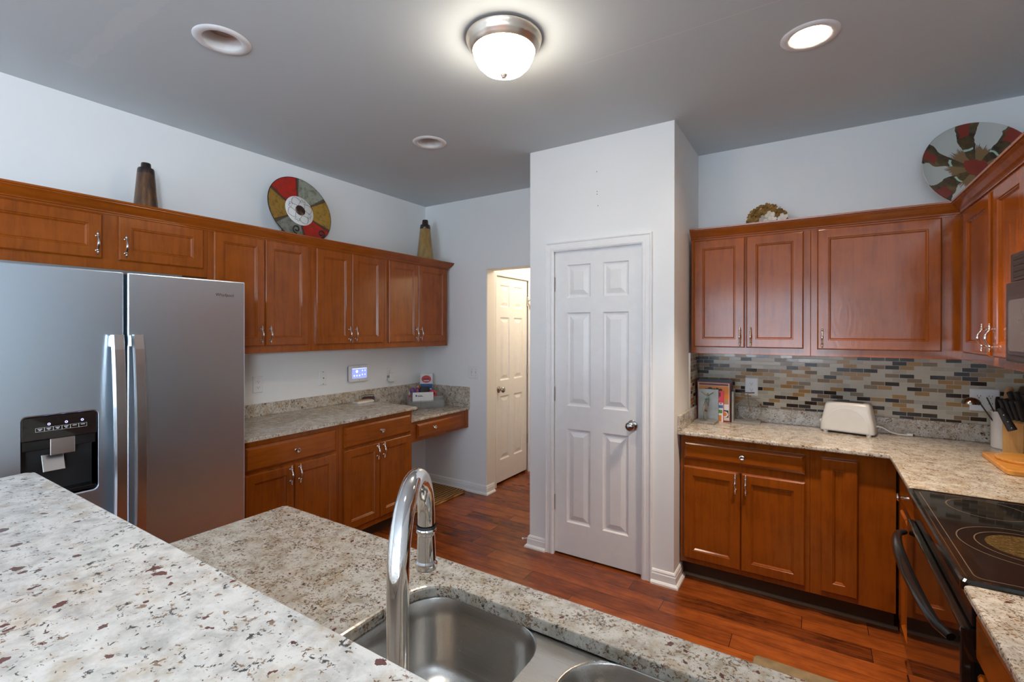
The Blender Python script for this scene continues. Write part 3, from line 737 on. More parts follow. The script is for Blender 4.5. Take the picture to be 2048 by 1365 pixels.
# right base cabinets
RY = 3.012; TY = 3.072
cabinet('base_cabinet', 'cherry base cabinet with drawer and two doors beneath the bicycle bookends', (-0.690, RY, 0), 0, 0.672, 0.545, 0.11, 0.888,
        doors=[(0.023, 0.334, 0.143, 0.700, 0.310, 0.639), (0.338, 0.650, 0.143, 0.700, 0.364, 0.639)],
        drawers=[(0.022, 0.650, 0.744, 0.848, 0.346)], toe=True)
cabinet('base_cabinet', 'narrow one-door cherry corner base cabinet in front of the toaster', (-0.017, RY, 0), 0, 0.362, 0.545, 0.11, 0.888,
        doors=[(0.048, 0.207, 0.142, 0.848, None, 0)], toe=True)
cabinet('base_cabinet', 'cherry base cabinet squeezed between the corner and the black range', (0.352, 2.990, 0), R(-90), 0.625, 0.58, 0.11, 0.888,
        doors=[(0.20, 0.61, 0.143, 0.700, None, 0)], drawers=[(0.20, 0.61, 0.744, 0.848, 0.352)], toe=True, rz_grain='y')
o = B(-0.690, 0.36, RY + 0.062, RY + 0.075, 0.0, 0.014).build('trim_shoe', plain('beige shoe molding', (0.23, 0.16, 0.10), 0.5)); o['kind'] = 'structure'
# near cabinet right of the range, drawer slightly open
t = cabinet('base_cabinet', 'cherry base cabinet nearest the camera, right of the range', (0.345, 1.535, 0), R(-90), 0.56, 0.58, 0.11, 0.888, toe=True)
o = slab_mb(0.0, 0.55, 0.74, 0.862).build('drawer', WOODY, t, loc=(0, -0.004, 0)); hardware('knob', o, (0.27, -0.02, 0.80))
o = door_mb(0.0, 0.55, 0.15, 0.71).build('cabinet_door', WOODV, t); hardware('pull', o, (0.03, -0.02, 0.64))

# ------------------------------------------------------------------ countertops
def ctop(name, label, outline, z0, z1, mat, splashes=(), holes=(), bev=0.006):
    t = MB().holed(outline, list(holes), z0, z1).build(name, mat, None, bev, 2); tag(t, label, 'countertop')
    for b in splashes: B(*b).build('backsplash', mat, t, 0.002)
    return t
ctop('countertop', 'granite countertop on the left base cabinets beside the refrigerator', [(XL + 0.001, 1.40), (-2.662, 1.40)] + [(-2.662 - 0.012 + 0.012 * math.sin(a), 2.784 - 0.012 + 0.012 * (1 - math.cos(a))) for a in (R(90), R(60), R(30), 0)][:1] + [(-2.668, 2.779), (-2.676, 2.784), (XL + 0.001, 2.784)], 0.889, 0.912, GRAN,
     [(XL + 0.001, XL + 0.022, 1.40, 2.784, 0.9125, 1.000)])
t = ctop('desk_countertop', 'low granite desk top in the corner by the doorway', [(XL + 0.001, 2.786), (-2.746, 2.786), (-2.746, YB - 0.001), (XL + 0.001, YB - 0.001)], 0.770, 0.793, GRAN,
     [(XL + 0.001, XL + 0.022, 2.786, YB - 0.022, 0.7935, 1.000), (XL + 0.001, -2.746, YB - 0.021, YB - 0.001, 0.7935, 0.982)])
t['category'] = 'desk top'
ctop('countertop', 'L-shaped granite countertop under the toaster and cookbooks', [(PX1 + 0.001, 2.957), (0.312, 2.957), (0.312, 2.366), (XR - 0.002, 2.366), (XR - 0.002, 3.569), (PX1 + 0.001, 3.569)], 0.889, 0.912, GRAN,
     [(PX1 + 0.001, PX1 + 0.022, 2.962, 3.569, 0.9125, 1.005), (PX1 + 0.022, XR - 0.024, 3.548, 3.569, 0.9125, 1.008), (XR - 0.023, XR - 0.002, 2.366, 3.569, 0.9125, 1.008)])
ctop('countertop', 'granite countertop in the lower right foreground, beyond the range', [(0.303, 0.975), (XR - 0.002, 0.975), (XR - 0.002, 1.545), (0.312, 1.545), (0.303, 1.536)], 0.889, 0.912, GRAN)
sink_out = rrect(-0.79, 0.02, 0.505, 0.873, 0.085, 7)
ctop('peninsula_countertop', 'granite peninsula counter around the double sink', [(-1.537, 0.972), (-1.551, 0.958), (-1.551, 0.32), (XR - 0.002, 0.32), (XR - 0.002, 0.972)], 0.882, 0.912, GRAN, holes=[sink_out])
t = MB().holed([(-1.712, 0.375)] + [(-1.727, 0.362), (-1.724, 0.345)] + [(-1.66, -0.04), (-1.62, -0.06), (0.9, -0.06), (0.9, 0.375)], [], 1.118, 1.150).build('bar_top', GRAN_BAR, None, 0.008, 3)
tag(t, 'raised pale granite bar top across the lower left foreground', 'bar top')
struct('wall_bar', B(-1.53, 0.90, 0.12, 0.318, 0, 1.117), WALL)
cabinet('base_cabinet', 'cherry peninsula base cabinet below the sink', (0.30, 0.935, 0), R(180), 1.80, 0.60, 0.10, 0.881,
        doors=[(0.02, 0.42, 0.145, 0.70, 0.05, 0.637), (0.43, 0.83, 0.145, 0.70, 0.80, 0.637)], drawers=[(0.9, 1.75, 0.712, 0.85, 1.32)], toe=True, open_top=True)

# mosaic tile
t = B(PX1 + 0.004, XR - 0.003, 3.560, 3.5695, 1.0085, 1.371).build('tile_backsplash', TILE); tag(t, 'mosaic strip tile backsplash on the wall behind the toaster', 'tile backsplash')
t = thing('tile_return', 'narrow mosaic tile return on the pantry side wall by the cookbooks', 'tile backsplash', (0, 0, 0))
B(PX1 + 0.0005, PX1 + 0.010, 3.268, 3.5595, 1.0055, 1.371).build('tile_panel', TILE, t)
B(PX1 + 0.0005, PX1 + 0.012, 3.262, 3.268, 1.0055, 1.371).build('edge_strip', NICKEL, t)
t = B(XR - 0.012, XR - 0.002, 1.545, 3.5595, 1.0085, 1.371).build('tile_backsplash', TILE); tag(t, 'mosaic tile backsplash on the right wall behind the range', 'tile backsplash')

# ------------------------------------------------------------------ sink and faucet
t = thing('kitchen_sink', 'undermount double bowl stainless steel sink in the peninsula', 'sink', (0, 0, 0.88))
bl = rrect(-0.805, -0.462, 0.475, 0.893, 0.10, 8); br = rrect(-0.395, 0.02, 0.475, 0.885, 0.10, 8)
MB().holed(rrect(-0.83, 0.05, 0.455, 0.915, 0.11, 8), [bl, br], -0.006, 0.0).build('sink_rim', SINKS, t)
def bowl(x0, x1, y0, y1, name):
    lps = []
    for i, z in ((0, 0.0), (0.004, -0.006), (0.008, -0.05), (0.014, -0.14), (0.022, -0.165), (0.045, -0.182), (0.09, -0.187)):
        lps.append([(p[0], p[1], z) for p in rrect(x0 + i, x1 - i, y0 + i, y1 - i, max(0.02, 0.10 - i * 0.3), 8)])
    o = MB().loft(lps, False, True, True).build(name, SINKS, t)
    s = o.modifiers.new('wall', 'SOLIDIFY'); s.thickness = 0.0012; s.offset = 1
    MB().lathe([(0.045, 0.0), (0.042, 0.003), (0.030, 0.001), (0.026, -0.004), (0.001, -0.004)], ((x0 + x1) / 2, (y0 + y1) / 2, -0.1875), n=24).build('drain', CHROME, o)
bowl(-0.805, -0.462, 0.475, 0.893, 'sink_bowl'); bowl(-0.395, 0.02, 0.475, 0.885, 'sink_bowl')

fd = Vector((-0.118, 0.19, 0)).normalized()     # spout direction
fb = Vector((-0.478, 0.462, 0))
t = thing('kitchen_faucet', 'tall polished chrome gooseneck faucet at the sink', 'faucet', (fb.x, fb.y, 0.912))
MB().lathe([(0.001, 0), (0.030, 0), (0.030, 0.006), (0.024, 0.010), (0.022, 0.055), (0.0175, 0.065)], n=24).build('base', CHROME, t)
path = [(0, 0, 0.05), (0, 0, 0.12), (0, 0, 0.20), (0, 0, 0.262)]
RA = 0.101; zc = 0.270
for i in range(0, 21):
    a = R(180 - 9.0 * i); path.append(tuple(fd * (RA + RA * math.cos(a)) + Vector((0, 0, zc + RA * 1.0 * math.sin(a)))))
e = Vector(path[-1]); path.append(tuple(e + Vector((0, 0, -0.014))))
MB().tube(path, 0.0155, 20).build('spout', CHROME, t)
e = Vector(path[-1])
hm = MB().lathe([(0.001, 0.0), (0.0160, 0.0), (0.0178, -0.003), (0.0178, -0.008), (0.0155, -0.011), (0.0155, -0.014), (0.0170, -0.058), (0.0200, -0.061), (0.0200, -0.070), (0.018, -0.074), (0.012, -0.074), (0.001, -0.070)], n=28)
hm.build('spray_head', CHROME, t, loc=tuple(e))
MB().lathe([(0.0178, 0.0), (0.0178, -0.005)], n=28).build('black_seal', BLACKM, t, loc=(e.x, e.y, e.z + 0.004))
MB().tube([(0.02, -0.005, 0.035), (0.05, -0.01, 0.045), (0.085, -0.015, 0.065)], [0.008, 0.006, 0.004], 10).build('lever', CHROME, t)

# ------------------------------------------------------------------ refrigerator (local: front faces -y, x along +Y world)
FRX, FRY = -2.42, 0.385
t = thing('refrigerator', 'stainless side-by-side refrigerator with black water dispenser', 'refrigerator', (FRX, FRY, 0), R(90))
B(0.004, 0.906, 0.082, 0.80, 0.02, 1.735).build('cabinet_body', DGREY, t, 0.004)
B(0.01, 0.90, 0.02, 0.08, 0.02, 0.10).build('kick_grille', BLACKM, t)
FT = 1.760
dl = MB().holed([(0.002, 0.11), (0.413, 0.11), (0.413, FT), (0.002, FT)], [rrect(0.109, 0.329, 0.885, 1.198, 0.018, 5)], 0.0, 0.075, 'xz').build('freezer_door', STEEL, t, 0.005, 3)
mb = MB().loft([[(p[0], y, p[1]) for p in rrect(0.109, 0.329, 0.885, 1.198, 0.018, 5)] for y in (0.004, 0.070)], False, True)
mb.build('dispenser_recess', BLACKM, dl)
B(0.111, 0.327, 0.003, 0.022, 1.110, 1.195).build('control_panel', GLASSB, dl, 0.002)
B(0.111, 0.327, 0.012, 0.04, 1.070, 1.110).build('dispenser_hood', BLACK, dl, 0.004)
B(0.111, 0.327, 0.012, 0.068, 0.888, 0.904).build('drip_tray', BLACK, dl, 0.003)
mb = MB().box(0.190, 0.262, 0.010, 0.014, 1.045, 1.108)
mb.build('ice_chute_plate', STEELH, dl, 0.002)
m2 = MB().prism([(0.044, 1.046), (0.050, 1.046), (0.024, 0.984), (0.018, 0.984)], 0.172, 0.236, 'yz')
m2.build('ice_paddle', STEELH, dl, 0.002)
mb = MB()
for i in range(6):
    x = 0.148 + i * 0.0245
    for a in ((x, x + 0.0245, 1.1405, 1.1412), (x, x + 0.0245, 1.1548, 1.1555), (x, x + 0.0007, 1.1405, 1.1555), (x + 0.0238, x + 0.0245, 1.1405, 1.1555)):
        mb.box(a[0], a[1], 0.0022, 0.0032, a[2], a[3])
    mb.box(x + 0.006, x + 0.0185, 0.0022, 0.0032, 1.1492, 1.1515)
    if i < 4: mb.box(x + 0.009, x + 0.0155, 0.0022, 0.0032, 1.1448, 1.1470)
mb.build('button_labels', LABELW, dl)
for x, zz in ((0.185, 1.166), (0.234, 1.167), (0.281, 1.168)):
    MB().tube([(x + 0.0035 * math.cos(a), 0.0022, zz + 0.0035 * math.sin(a)) for a in [2 * PI * i / 10 for i in range(10)]], 0.0011, 5, closed=True).build('indicator_light', ICONB, dl)
dr = B(0.426, 0.911, 0.0, 0.075, 0.11, FT).build('refrigerator_door', STEEL, t, 0.005, 3)
B(0.413, 0.426, 0.030, 0.082, 0.11, FT - 0.005).build('gasket', GASKET, t)
def fr_handle(x0, x1, par):
    lps = []
    n = 18
    for i in range(n + 1):
        u = i / n; z = 0.42 + u * (1.50 - 0.42); y = -0.030 - 0.034 * math.sin(PI * u) ** 0.8
        lps.append([(x0, y + 0.004, z), (x0 + 0.005, y - 0.006, z), (x1 - 0.005, y - 0.006, z), (x1, y + 0.004, z), (x1, y + 0.014, z), (x0, y + 0.014, z)])
    m = MB().loft(lps, True, True, False)
    m.box(x0 + 0.004, x1 - 0.004, -0.022, 0.001, 1.452, 1.496).box(x0 + 0.004, x1 - 0.004, -0.022, 0.001, 0.424, 0.468)
    m.build('handle', STEELH, par)
fr_handle(0.364, 0.406, dl); fr_handle(0.432, 0.474, dr)
text('brand_lettering', 'Whirlpool', 0.0205, INK, dr, (0.772, -0.0006, 1.683), sx=0.98)
MB().tube([(0.805 + 0.020 * math.cos(a), -0.0006, 1.686 + 0.0055 * math.sin(a) + 0.006 * math.cos(a)) for a in [R(200 + 200 * i / 14) for i in range(15)]], 0.0006, 5).build('brand_swoosh', GOLDM, dr)

# ------------------------------------------------------------------ range and microwave
RGX = 0.301; RY0, RY1 = 1.551, 2.356
t = thing('kitchen_range', 'black freestanding range with glass cooktop and curved handle', 'range', (RGX, RY1, 0), R(-90))   # local x 0..0.805 towards -Y
W_ = RY1 - RY0
B(0.004, W_ - 0.004, 0.05, 0.63, 0.03, 0.885).build('range_body', BLACK, t, 0.003)
B(0.02, W_ - 0.02, 0.09, 0.63, 0.0, 0.03).build('plinth', BLACKM, t)
ct = MB().loft([[(p[0], p[1], z) for p in rrect(i, W_ - i, i, 0.630 - i, 0.018, 5)] for i, z in ((0.004, 0.886), (0.0, 0.892), (0.0, 0.912), (0.004, 0.918), (0.012, 0.919), (0.016, 0.9165))], True, True).build('cooktop', GLASSB, t)
def ring(cx, cy, r, w=0.003): return MB().loft([[(cx + q * math.cos(2 * PI * i / 64), cy + q * math.sin(2 * PI * i / 64), 0.9169) for i in range(64)] for q in (r, r + w)], False, False)
for cx, cy, rs in ((0.485, 0.205, (0.150, 0.112)), (0.150, 0.190, (0.100,)), (0.60, 0.47, (0.09,)), (0.18, 0.46, (0.115,))):
    for r_ in rs: ring(cx, cy, r_).build('burner_ring', RINGM, ct)
MB().lathe([(0.001, 0.9168), (0.092, 0.9168)], (0.485, 0.205, 0), n=40).build('burner_zone', BURN, ct)
MB().sweep(rrect(0.030, W_ - 0.030, 0.030, 0.60, 0.02, 5), [(0, 0.9168), (0.0022, 0.9168), (0.0022, 0.9172), (0, 0.9172)], mpxy, True).build('printed_border', RINGM, ct)
od = B(0.008, W_ - 0.008, 0.0, 0.048, 0.215, 0.800).build('oven_door', GLASSB, t, 0.006, 3)
B(0.008, W_ - 0.008, 0.02, 0.05, 0.806, 0.884).build('vent_trim', BLACK, t, 0.003)
hp = []
for i in range(21):
    u = i / 20; hp.append((0.035 + u * (W_ - 0.07), -0.012 - 0.050 * math.sin(PI * u) ** 0.5, 0.755 + 0.028 * math.sin(PI * u)))
MB().tube(hp, [0.010 + 0.005 * math.sin(PI * i / 20) for i in range(21)], 12, flat=1.2).build('handle', BLACK, od)
B(0.008, W_ - 0.008, 0.0, 0.048, 0.045, 0.205).build('storage_drawer', BLACK, t, 0.006, 3)
B(0.0, W_, 0.595, 0.636, 0.919, 1.08).build('backguard', BLACK, t, 0.006, 3)

t = thing('microwave', 'black over-the-range microwave at the right edge of the photo', 'microwave', (0.572, 2.310, 1.410), R(-90))
B(0.0, 0.76, 0.012, 0.370, 0.0, 0.372).build('microwave_body', DGREY, t, 0.004)
o = B(0.0, 0.76, 0.0, 0.012, 0.278, 0.372).build('vent_grille', DGREY, t, 0.002)
for k_ in range(4): B(0.030, 0.73, -0.0015, 0.004, 0.290 + k_ * 0.0195, 0.3015 + k_ * 0.0195).build('vent_slot', BLACKM, o)
o = B(0.0, 0.56, -0.012, 0.012, 0.004, 0.274).build('microwave_door', DGREY, t, 0.006, 3)
MB().prism(rrect(0.030, 0.50, 0.030, 0.225, 0.02, 5), -0.0145, -0.011, 'xz').build('door_window_frame', BLACK, o)
MB().prism(rrect(0.042, 0.488, 0.042, 0.213, 0.018, 5), -0.0152, -0.0140, 'xz').build('door_glass', MGREY, o)
B(0.562, 0.76, -0.012, 0.012, 0.004, 0.274).build('control_panel', BLACK, t, 0.004)

# ------------------------------------------------------------------ lights in the ceiling
t = thing('flush_ceiling_light', 'lit flush ceiling light with frosted dome and nickel ring', 'ceiling light', (-1.118, 1.690, ZC))
MB().lathe([(0.001, -0.001), (0.158, -0.001), (0.162, -0.006), (0.160, -0.018), (0.155, -0.023), (0.153, -0.032), (0.148, -0.040), (0.142, -0.047), (0.138, -0.055), (0.133, -0.058), (0.128, -0.052)], n=56).build('metal_ring', NICKEL, t)
MB().lathe([(0.131, -0.050), (0.131, -0.060), (0.126, -0.080), (0.112, -0.108), (0.090, -0.130), (0.060, -0.144), (0.030, -0.150), (0.001, -0.151)], n=48).build('glass_dome', DOME, t)
MB().lathe([(0.001, -0.149), (0.016, -0.151), (0.016, -0.156), (0.011, -0.162), (0.008, -0.168), (0.001, -0.170)], n=20).build('finial', NICKEL, t)
def can(x, y, label, lit):
    t = thing('recessed_light', label, 'ceiling light', (x, y, ZC), 0, 'recessed ceiling downlights')
    MB().lathe([(0.0775, 0.002), (0.074, -0.003), (0.080, -0.007), (0.092, -0.008), (0.106, -0.005), (0.110, -0.0005), (0.108, 0.0)], n=48).build('trim_ring', WHITEP, t)
    MB().lathe([(0.0765, -0.002), (0.0745, 0.02), (0.070, 0.075), (0.066, 0.105), (0.001, 0.107)], n=40).build('reflector', BAFFLE, t)
    if lit:
        MB().lathe([(0.062, 0.042), (0.056, 0.036), (0.040, 0.033), (0.001, 0.032)], n=36).build('lamp_lens', BULB, t)
        MB().lathe([(0.073, 0.048), (0.061, 0.042)], n=36).build('lens_collar', BAFFLE, t)
        sl = bpy.data.lights.new('downlight_beam', 'SPOT'); sl.energy = 43; sl.color = (1.0, 0.81, 0.62); sl.spot_size = R(76); sl.spot_blend = 0.55; sl.shadow_soft_size = 0.055
        so = bpy.data.objects.new('downlight_beam', sl); COL.objects.link(so); so.location = (x, y, ZC + 0.028)
    else:
        MB().lathe([(0.064, 0.075), (0.062, 0.052), (0.050, 0.043), (0.028, 0.039), (0.001, 0.038)], n=32).build('lamp_lens', BULBOFF, t)
can(*cans[0], 'unlit recessed downlight nearest the refrigerator', False)
can(*cans[1], 'unlit recessed downlight between dome light and far corner', False)
can(*cans[2], 'only lit recessed downlight, above the range side', True)

# ------------------------------------------------------------------ wall plates
def duplex(par, cx, cz, y):
    for dz in (-0.020, 0.020):
        o = MB().prism(rrect(cx - 0.0165, cx + 0.0165, cz + dz - 0.0145, cz + dz + 0.0145, 0.006, 3), y - 0.0015, y, 'xz').build('receptacle', WHITEP, par)
        mb = MB().box(cx - 0.0075, cx - 0.0055, y - 0.0019, y - 0.0014, cz + dz - 0.002, cz + dz + 0.007).box(cx + 0.0055, cx + 0.0075, y - 0.0019, y - 0.0014, cz + dz - 0.002, cz + dz + 0.007)
        mb.lathe([(0.0026, 0.0), (0.001, -0.0001)], (cx, y - 0.0018, cz + dz - 0.0075), 'y', 8, c0=True)
        mb.build('slots', SLOT, o)
def plate(name, label, loc, rz, w=0.074, h=0.118, kind='duplex'):
    t = thing(name, label, {'duplex': 'outlet', 'blank': 'wall plate', 'switch': 'light switch', 'wide': 'outlet'}[kind], loc, rz)
    MB().loft(loops_rect(-w / 2, w / 2, -h / 2, h / 2, [(0, 0.0), (0, -0.003), (0.004, -0.006), (0.006, -0.0065)])).build('cover_plate', WHITEP, t)
    if kind == 'duplex': duplex(t, 0, 0, -0.0065)
    if kind == 'wide':
        duplex(t, -0.023, 0, -0.0065); duplex(t, 0.023, 0, -0.0065)
    if kind == 'blank':
        MB().lathe([(0.005, 0), (0.005, -0.007), (0.003, -0.008)], (0, -0.0065, 0), 'y', 10, c1=True).build('cable_jack', NICKELD, t)
        for z in (-0.048, 0.048): MB().lathe([(0.004, 0), (0.003, -0.0015)], (0, -0.0062, z), 'y', 10, c1=True).build('screw', NICKELD, t)
    if kind == 'switch':
        for x in (-0.023, 0.023):
            B(x - 0.005, x + 0.005, -0.0072, -0.006, -0.012, 0.012).build('toggle_slot', plain('ivory slot', (0.5, 0.5, 0.48), 0.5), t)
            m = B(x - 0.0035, x + 0.0035, -0.018, -0.006, -0.004, 0.006); m.build('toggle', WHITEP, t, 0.001)
            for z in (-0.03, 0.03): MB().lathe([(0.003, 0), (0.002, -0.001)], (x, -0.0065, z), 'y', 8, c1=True).build('screw', NICKELD, t)
    return t
plate('outlet', 'white outlet on the left wall nearest the refrigerator', (XL, 1.863, 1.135), R(90))
plate('cable_plate', 'white cable wall plate between the left outlet and touch panel', (XL, 2.389, 1.137), R(90), kind='blank')
plate('outlet', 'white outlet with plug-in device, right of the touch panel', (XL, 3.090, 1.125), R(90))
t = thing('plug_in_device', 'white plug-in air freshener in the outlet near the desk corner', 'plug-in device', (XL, 3.098, 1.085), R(90))
MB().loft([[(p[0], y, p[1]) for p in rrect(-0.030 + i, 0.030 - i, -0.045 + i, 0.045 - i, 0.016 - i * 0.5, 5)] for i, y in ((0, -0.009), (0, -0.035), (0.008, -0.046))], True, True, False).build('housing', WHITEP, t)
B(-0.044, -0.030, -0.030, -0.016, 0.000, 0.020).build('side_clip', NICKELD, t)
plate('light_switch', 'double white light switch beside the hallway opening', (-2.700, YB, 1.126), 0, 0.120, 0.120, 'switch')
plate('outlet', 'white outlet on the mosaic tile behind the bicycle bookend', (-0.3555, 3.560, 1.142), 0, 0.078, 0.118)
plate('outlet', 'wide white outlet plate on the tile behind the utensil crock', (0.782, 3.560, 1.142), 0, 0.120, 0.120, 'wide')
# alarm touch panel
t = thing('touch_panel', 'white wall alarm panel with glowing blue touch screen', 'touch panel', (XL, 2.731, 1.150), R(90))
MB().loft([[(p[0], y, p[1]) for p in rrect(-0.105 + i, 0.105 - i, -0.070 + i, 0.070 - i, 0.014, 5)] for i, y in ((0.002, 0), (0, -0.010))], True, True).build('back_shell', DGREY, t)
MB().loft([[(p[0], y, p[1]) for p in rrect(-0.105 + i, 0.105 - i, -0.070 + i, 0.070 - i, 0.014, 5)] for i, y in ((0, -0.010), (0, -0.022), (0.004, -0.026))], True, True).build('front_bezel', WHITEP, t)
sc = B(-0.078, 0.078, -0.0268, -0.0258, -0.042, 0.046).build('screen', SCREEN, t)
mb = MB()
mb.lathe([(0.013, 0), (0.001, -0.0001)], (-0.028, -0.027, 0.018), 'y', 16)
for x in (-0.055, -0.028, 0.0): mb.lathe([(0.0075, 0), (0.001, -0.0001)], (x, -0.027, -0.018), 'y', 12)
for x in (0.030, 0.058):
    for z in (0.022, -0.012): mb.lathe([(0.006, 0), (0.001, -0.0001)], (x, -0.027, z), 'y', 10)
mb.box(-0.076, 0.076, -0.0271, -0.0269, 0.040, 0.0435)
mb.build('screen_icons', ICONW, sc)
for x in (-0.007, 0.010): MB().lathe([(0.0025, 0), (0.001, -0.0004)], (x, -0.0262, 0.058), 'y', 8).build('indicator', SLOT, t)
B(-0.006, 0.004, -0.0265, -0.026, -0.058, -0.055).build('logo_mark', INK, t)

# ------------------------------------------------------------------ ornaments on top of the cabinets
TOPZ = 2.125
def vase(name, label, x, y, prof_body, prof_cap, mb_, mc):
    t = thing(name, label, 'vase', (x, y, TOPZ))
    MB().lathe(prof_body, n=36, c0=True).build('body', mb_, t)
    MB().lathe(prof_cap, n=36).build('neck', mc, t)
vase('vase', 'dark brown tapered vase on the cabinet above the refrigerator', -3.13, 1.133,
     [(0.058, 0), (0.062, 0.004), (0.060, 0.03), (0.042, 0.25), (0.0405, 0.262)],
     [(0.0405, 0.255), (0.041, 0.258), (0.039, 0.282), (0.036, 0.290), (0.025, 0.291), (0.024, 0.296), (0.0225, 0.316), (0.020, 0.320), (0.016, 0.318), (0.001, 0.30)], VASED, VBLK)
vase('vase', 'ochre tapered vase with black neck in the far corner', -3.13, 3.375,
     [(0.082, 0), (0.086, 0.004), (0.084, 0.03), (0.049, 0.352), (0.0475, 0.362)],
     [(0.0475, 0.356), (0.050, 0.360), (0.046, 0.393), (0.043, 0.398), (0.033, 0.399), (0.031, 0.404), (0.027, 0.440), (0.025, 0.444), (0.020, 0.442), (0.001, 0.42)], VASEL, VBLK)
# wedge plate (local XZ plane, faces -y), leaning on the left wall
t = thing('decorative_plate', 'round plate with red, sage and ochre wedges, on a scroll stand', 'decorative plate', (-3.196, 2.118, 2.405), 0)
t.rotation_euler = (R(-13), 0, R(90))
MB().lathe([(0.250, 0.000), (0.252, -0.003), (0.248, -0.007), (0.130, 0.012), (0.112, 0.014)], axis='y', n=72).build('painted_rim', PLATE1, t)
MB().lathe([(0.250, 0.000), (0.130, 0.020), (0.001, 0.022)], axis='y', n=48).build('plate_back', VBLK, t)
MB().tube([(0.250 * math.cos(a), -0.004, 0.250 * math.sin(a)) for a in [2 * PI * i / 72 for i in range(72)]], 0.0035, 6, closed=True).build('dark_edge', VBLK, t)
wc = MB().lathe([(0.113, 0.0135), (0.108, 0.010), (0.001, 0.008)], axis='y', n=48).build('white_centre', WHITEC, t)
MB().lathe([(0.038, 0.008), (0.038, 0.002), (0.030, -0.003), (0.001, -0.004)], axis='y', n=28).build('dark_boss', vase_mat('bronze flower boss', (0.012, 0.006, 0.005), (0.03, 0.012, 0.008), (0.28, 0.16, 0.06)), t)
mb = MB()
for q in range(4):
    a0 = q * PI / 2 + 0.35
    for s_ in (-1, 1):
        pts = []
        for i in range(15):
            u = i / 14; rr_ = 0.036 + 0.070 * u; aa = a0 + s_ * (0.48 * math.sin(PI * u) + 0.02)
            pts.append((rr_ * math.cos(aa), 0.0075, rr_ * math.sin(aa)))
        mb.tube(pts, 0.0011, 5)
    for s_ in (-1, 1):
        cx, cz = 0.080 * math.cos(a0 + PI / 4), 0.080 * math.sin(a0 + PI / 4)
        mb.tube([(cx + s_ * (0.010 - 0.008 * math.cos(R(300 * i / 10))) * math.cos(a0 + PI / 4 + PI / 2) + 0.012 * math.sin(R(300 * i / 10)) * math.cos(a0 + PI / 4), 0.0075, cz + s_ * (0.010 - 0.008 * math.cos(R(300 * i / 10))) * math.sin(a0 + PI / 4 + PI / 2) + 0.012 * math.sin(R(300 * i / 10)) * math.sin(a0 + PI / 4)) for i in range(11)], 0.0010, 5)
mb.build('scrollwork_lines', INK, wc)
st = thing('plate_stand', 'black iron scroll easel holding the wedge plate', 'plate stand', (-3.155, 2.118, TOPZ), R(90))
def spiral(cx, cz, y, s_, r0=0.030):
    return [(cx + s_ * r0 * (1 - i / 40) * math.cos(R(-90 + 15 * i)), y, cz + r0 * (1 - i / 40) * math.sin(R(-90 + 15 * i))) for i in range(30)]
for s_ in (-1, 1):
    cx = s_ * 0.100
    pts = [(cx, 0.14, 0.004), (cx, 0.08, 0.010), (cx, 0.0, 0.010), (cx, -0.050, 0.020), (cx, -0.058, 0.055)] + [(p[0], -0.062, p[2]) for p in spiral(cx, 0.112, -0.05, s_)]
    MB().tube(pts, 0.0055, 8).build('scroll_leg', BLACKM, st)
    MB().tube([(cx, 0.10, 0.006), (cx, 0.118, 0.16)], 0.0045, 8).build('back_rest', BLACKM, st)
MB().tube([(-0.100, 0.06, 0.010), (0.100, 0.06, 0.010)], 0.0045, 8).build('cross_bar', BLACKM, st)
# art glass plate in the right corner
t = thing('decorative_plate', 'large glossy glass plate with brown, white and red fans', 'decorative plate', (0.722, 3.378, 2.385), 0)
t.rotation_euler = (R(-14), 0, R(14))
MB().lathe([(0.243, -0.004), (0.245, -0.001), (0.240, 0.002), (0.17, 0.022), (0.09, 0.034), (0.001, 0.038)], axis='y', n=72).build('glass_dish', PLATE2, t)
MB().lathe([(0.238, 0.004), (0.17, 0.028), (0.09, 0.040), (0.001, 0.044)], axis='y', n=48).build('dish_back', VBLK, t)
# flower wreath
t = thing('flower_wreath', 'small wreath of ochre silk flowers with ivory blossoms above the right-hand cabinets', 'wreath', (-0.252, 3.385, 2.205))
MB().tube([(0.078 * math.cos(a), 0, 0.070 * math.sin(a)) for a in [2 * PI * i / 40 for i in range(40)]], 0.018, 8, closed=True).build('ring', plain('brown twig ring', (0.08, 0.045, 0.015), 0.9), t)
rnd = random.Random(3)
def blossom(m, c, r, d):
    d = Vector(d).normalized(); a = Vector((0, 0, 1)) if abs(d.z) < 0.8 else Vector((1, 0, 0))
    u = d.cross(a).normalized(); v = d.cross(u)
    for k_ in range(4):
        an = k_ * PI / 2 + rnd.random() * 0.6; e1 = u * math.cos(an) + v * math.sin(an); e2 = d.cross(e1)
        o = Vector(c); pts = [o, o + e1 * r * 0.5 + e2 * r * 0.46 + d * r * 0.16, o + e1 * r * 0.95 + e2 * r * 0.25 + d * r * 0.34, o + e1 * r * 0.95 - e2 * r * 0.25 + d * r * 0.34, o + e1 * r * 0.5 - e2 * r * 0.46 + d * r * 0.16]
        b_ = [p - d * 0.0012 for p in pts]
        m.loft([[tuple(p) for p in pts], [tuple(p) for p in b_]])
mo = MB(); mw = MB()
for i in range(120):
    a = rnd.random() * 2 * PI; tt = rnd.uniform(-1.2, 2.3)
    n_ = Vector((math.cos(a) * math.cos(tt), -abs(math.sin(tt)) - 0.25, math.sin(a) * math.cos(tt))).normalized()
    c = Vector((0.078 * math.cos(a), 0, 0.070 * math.sin(a))) + n_ * rnd.uniform(0.018, 0.036)
    n_ = (n_ + Vector((rnd.uniform(-.5, .5), rnd.uniform(-.5, .2), rnd.uniform(-.5, .5)))).normalized()
    blossom(mo, c, rnd.uniform(0.018, 0.026), n_)
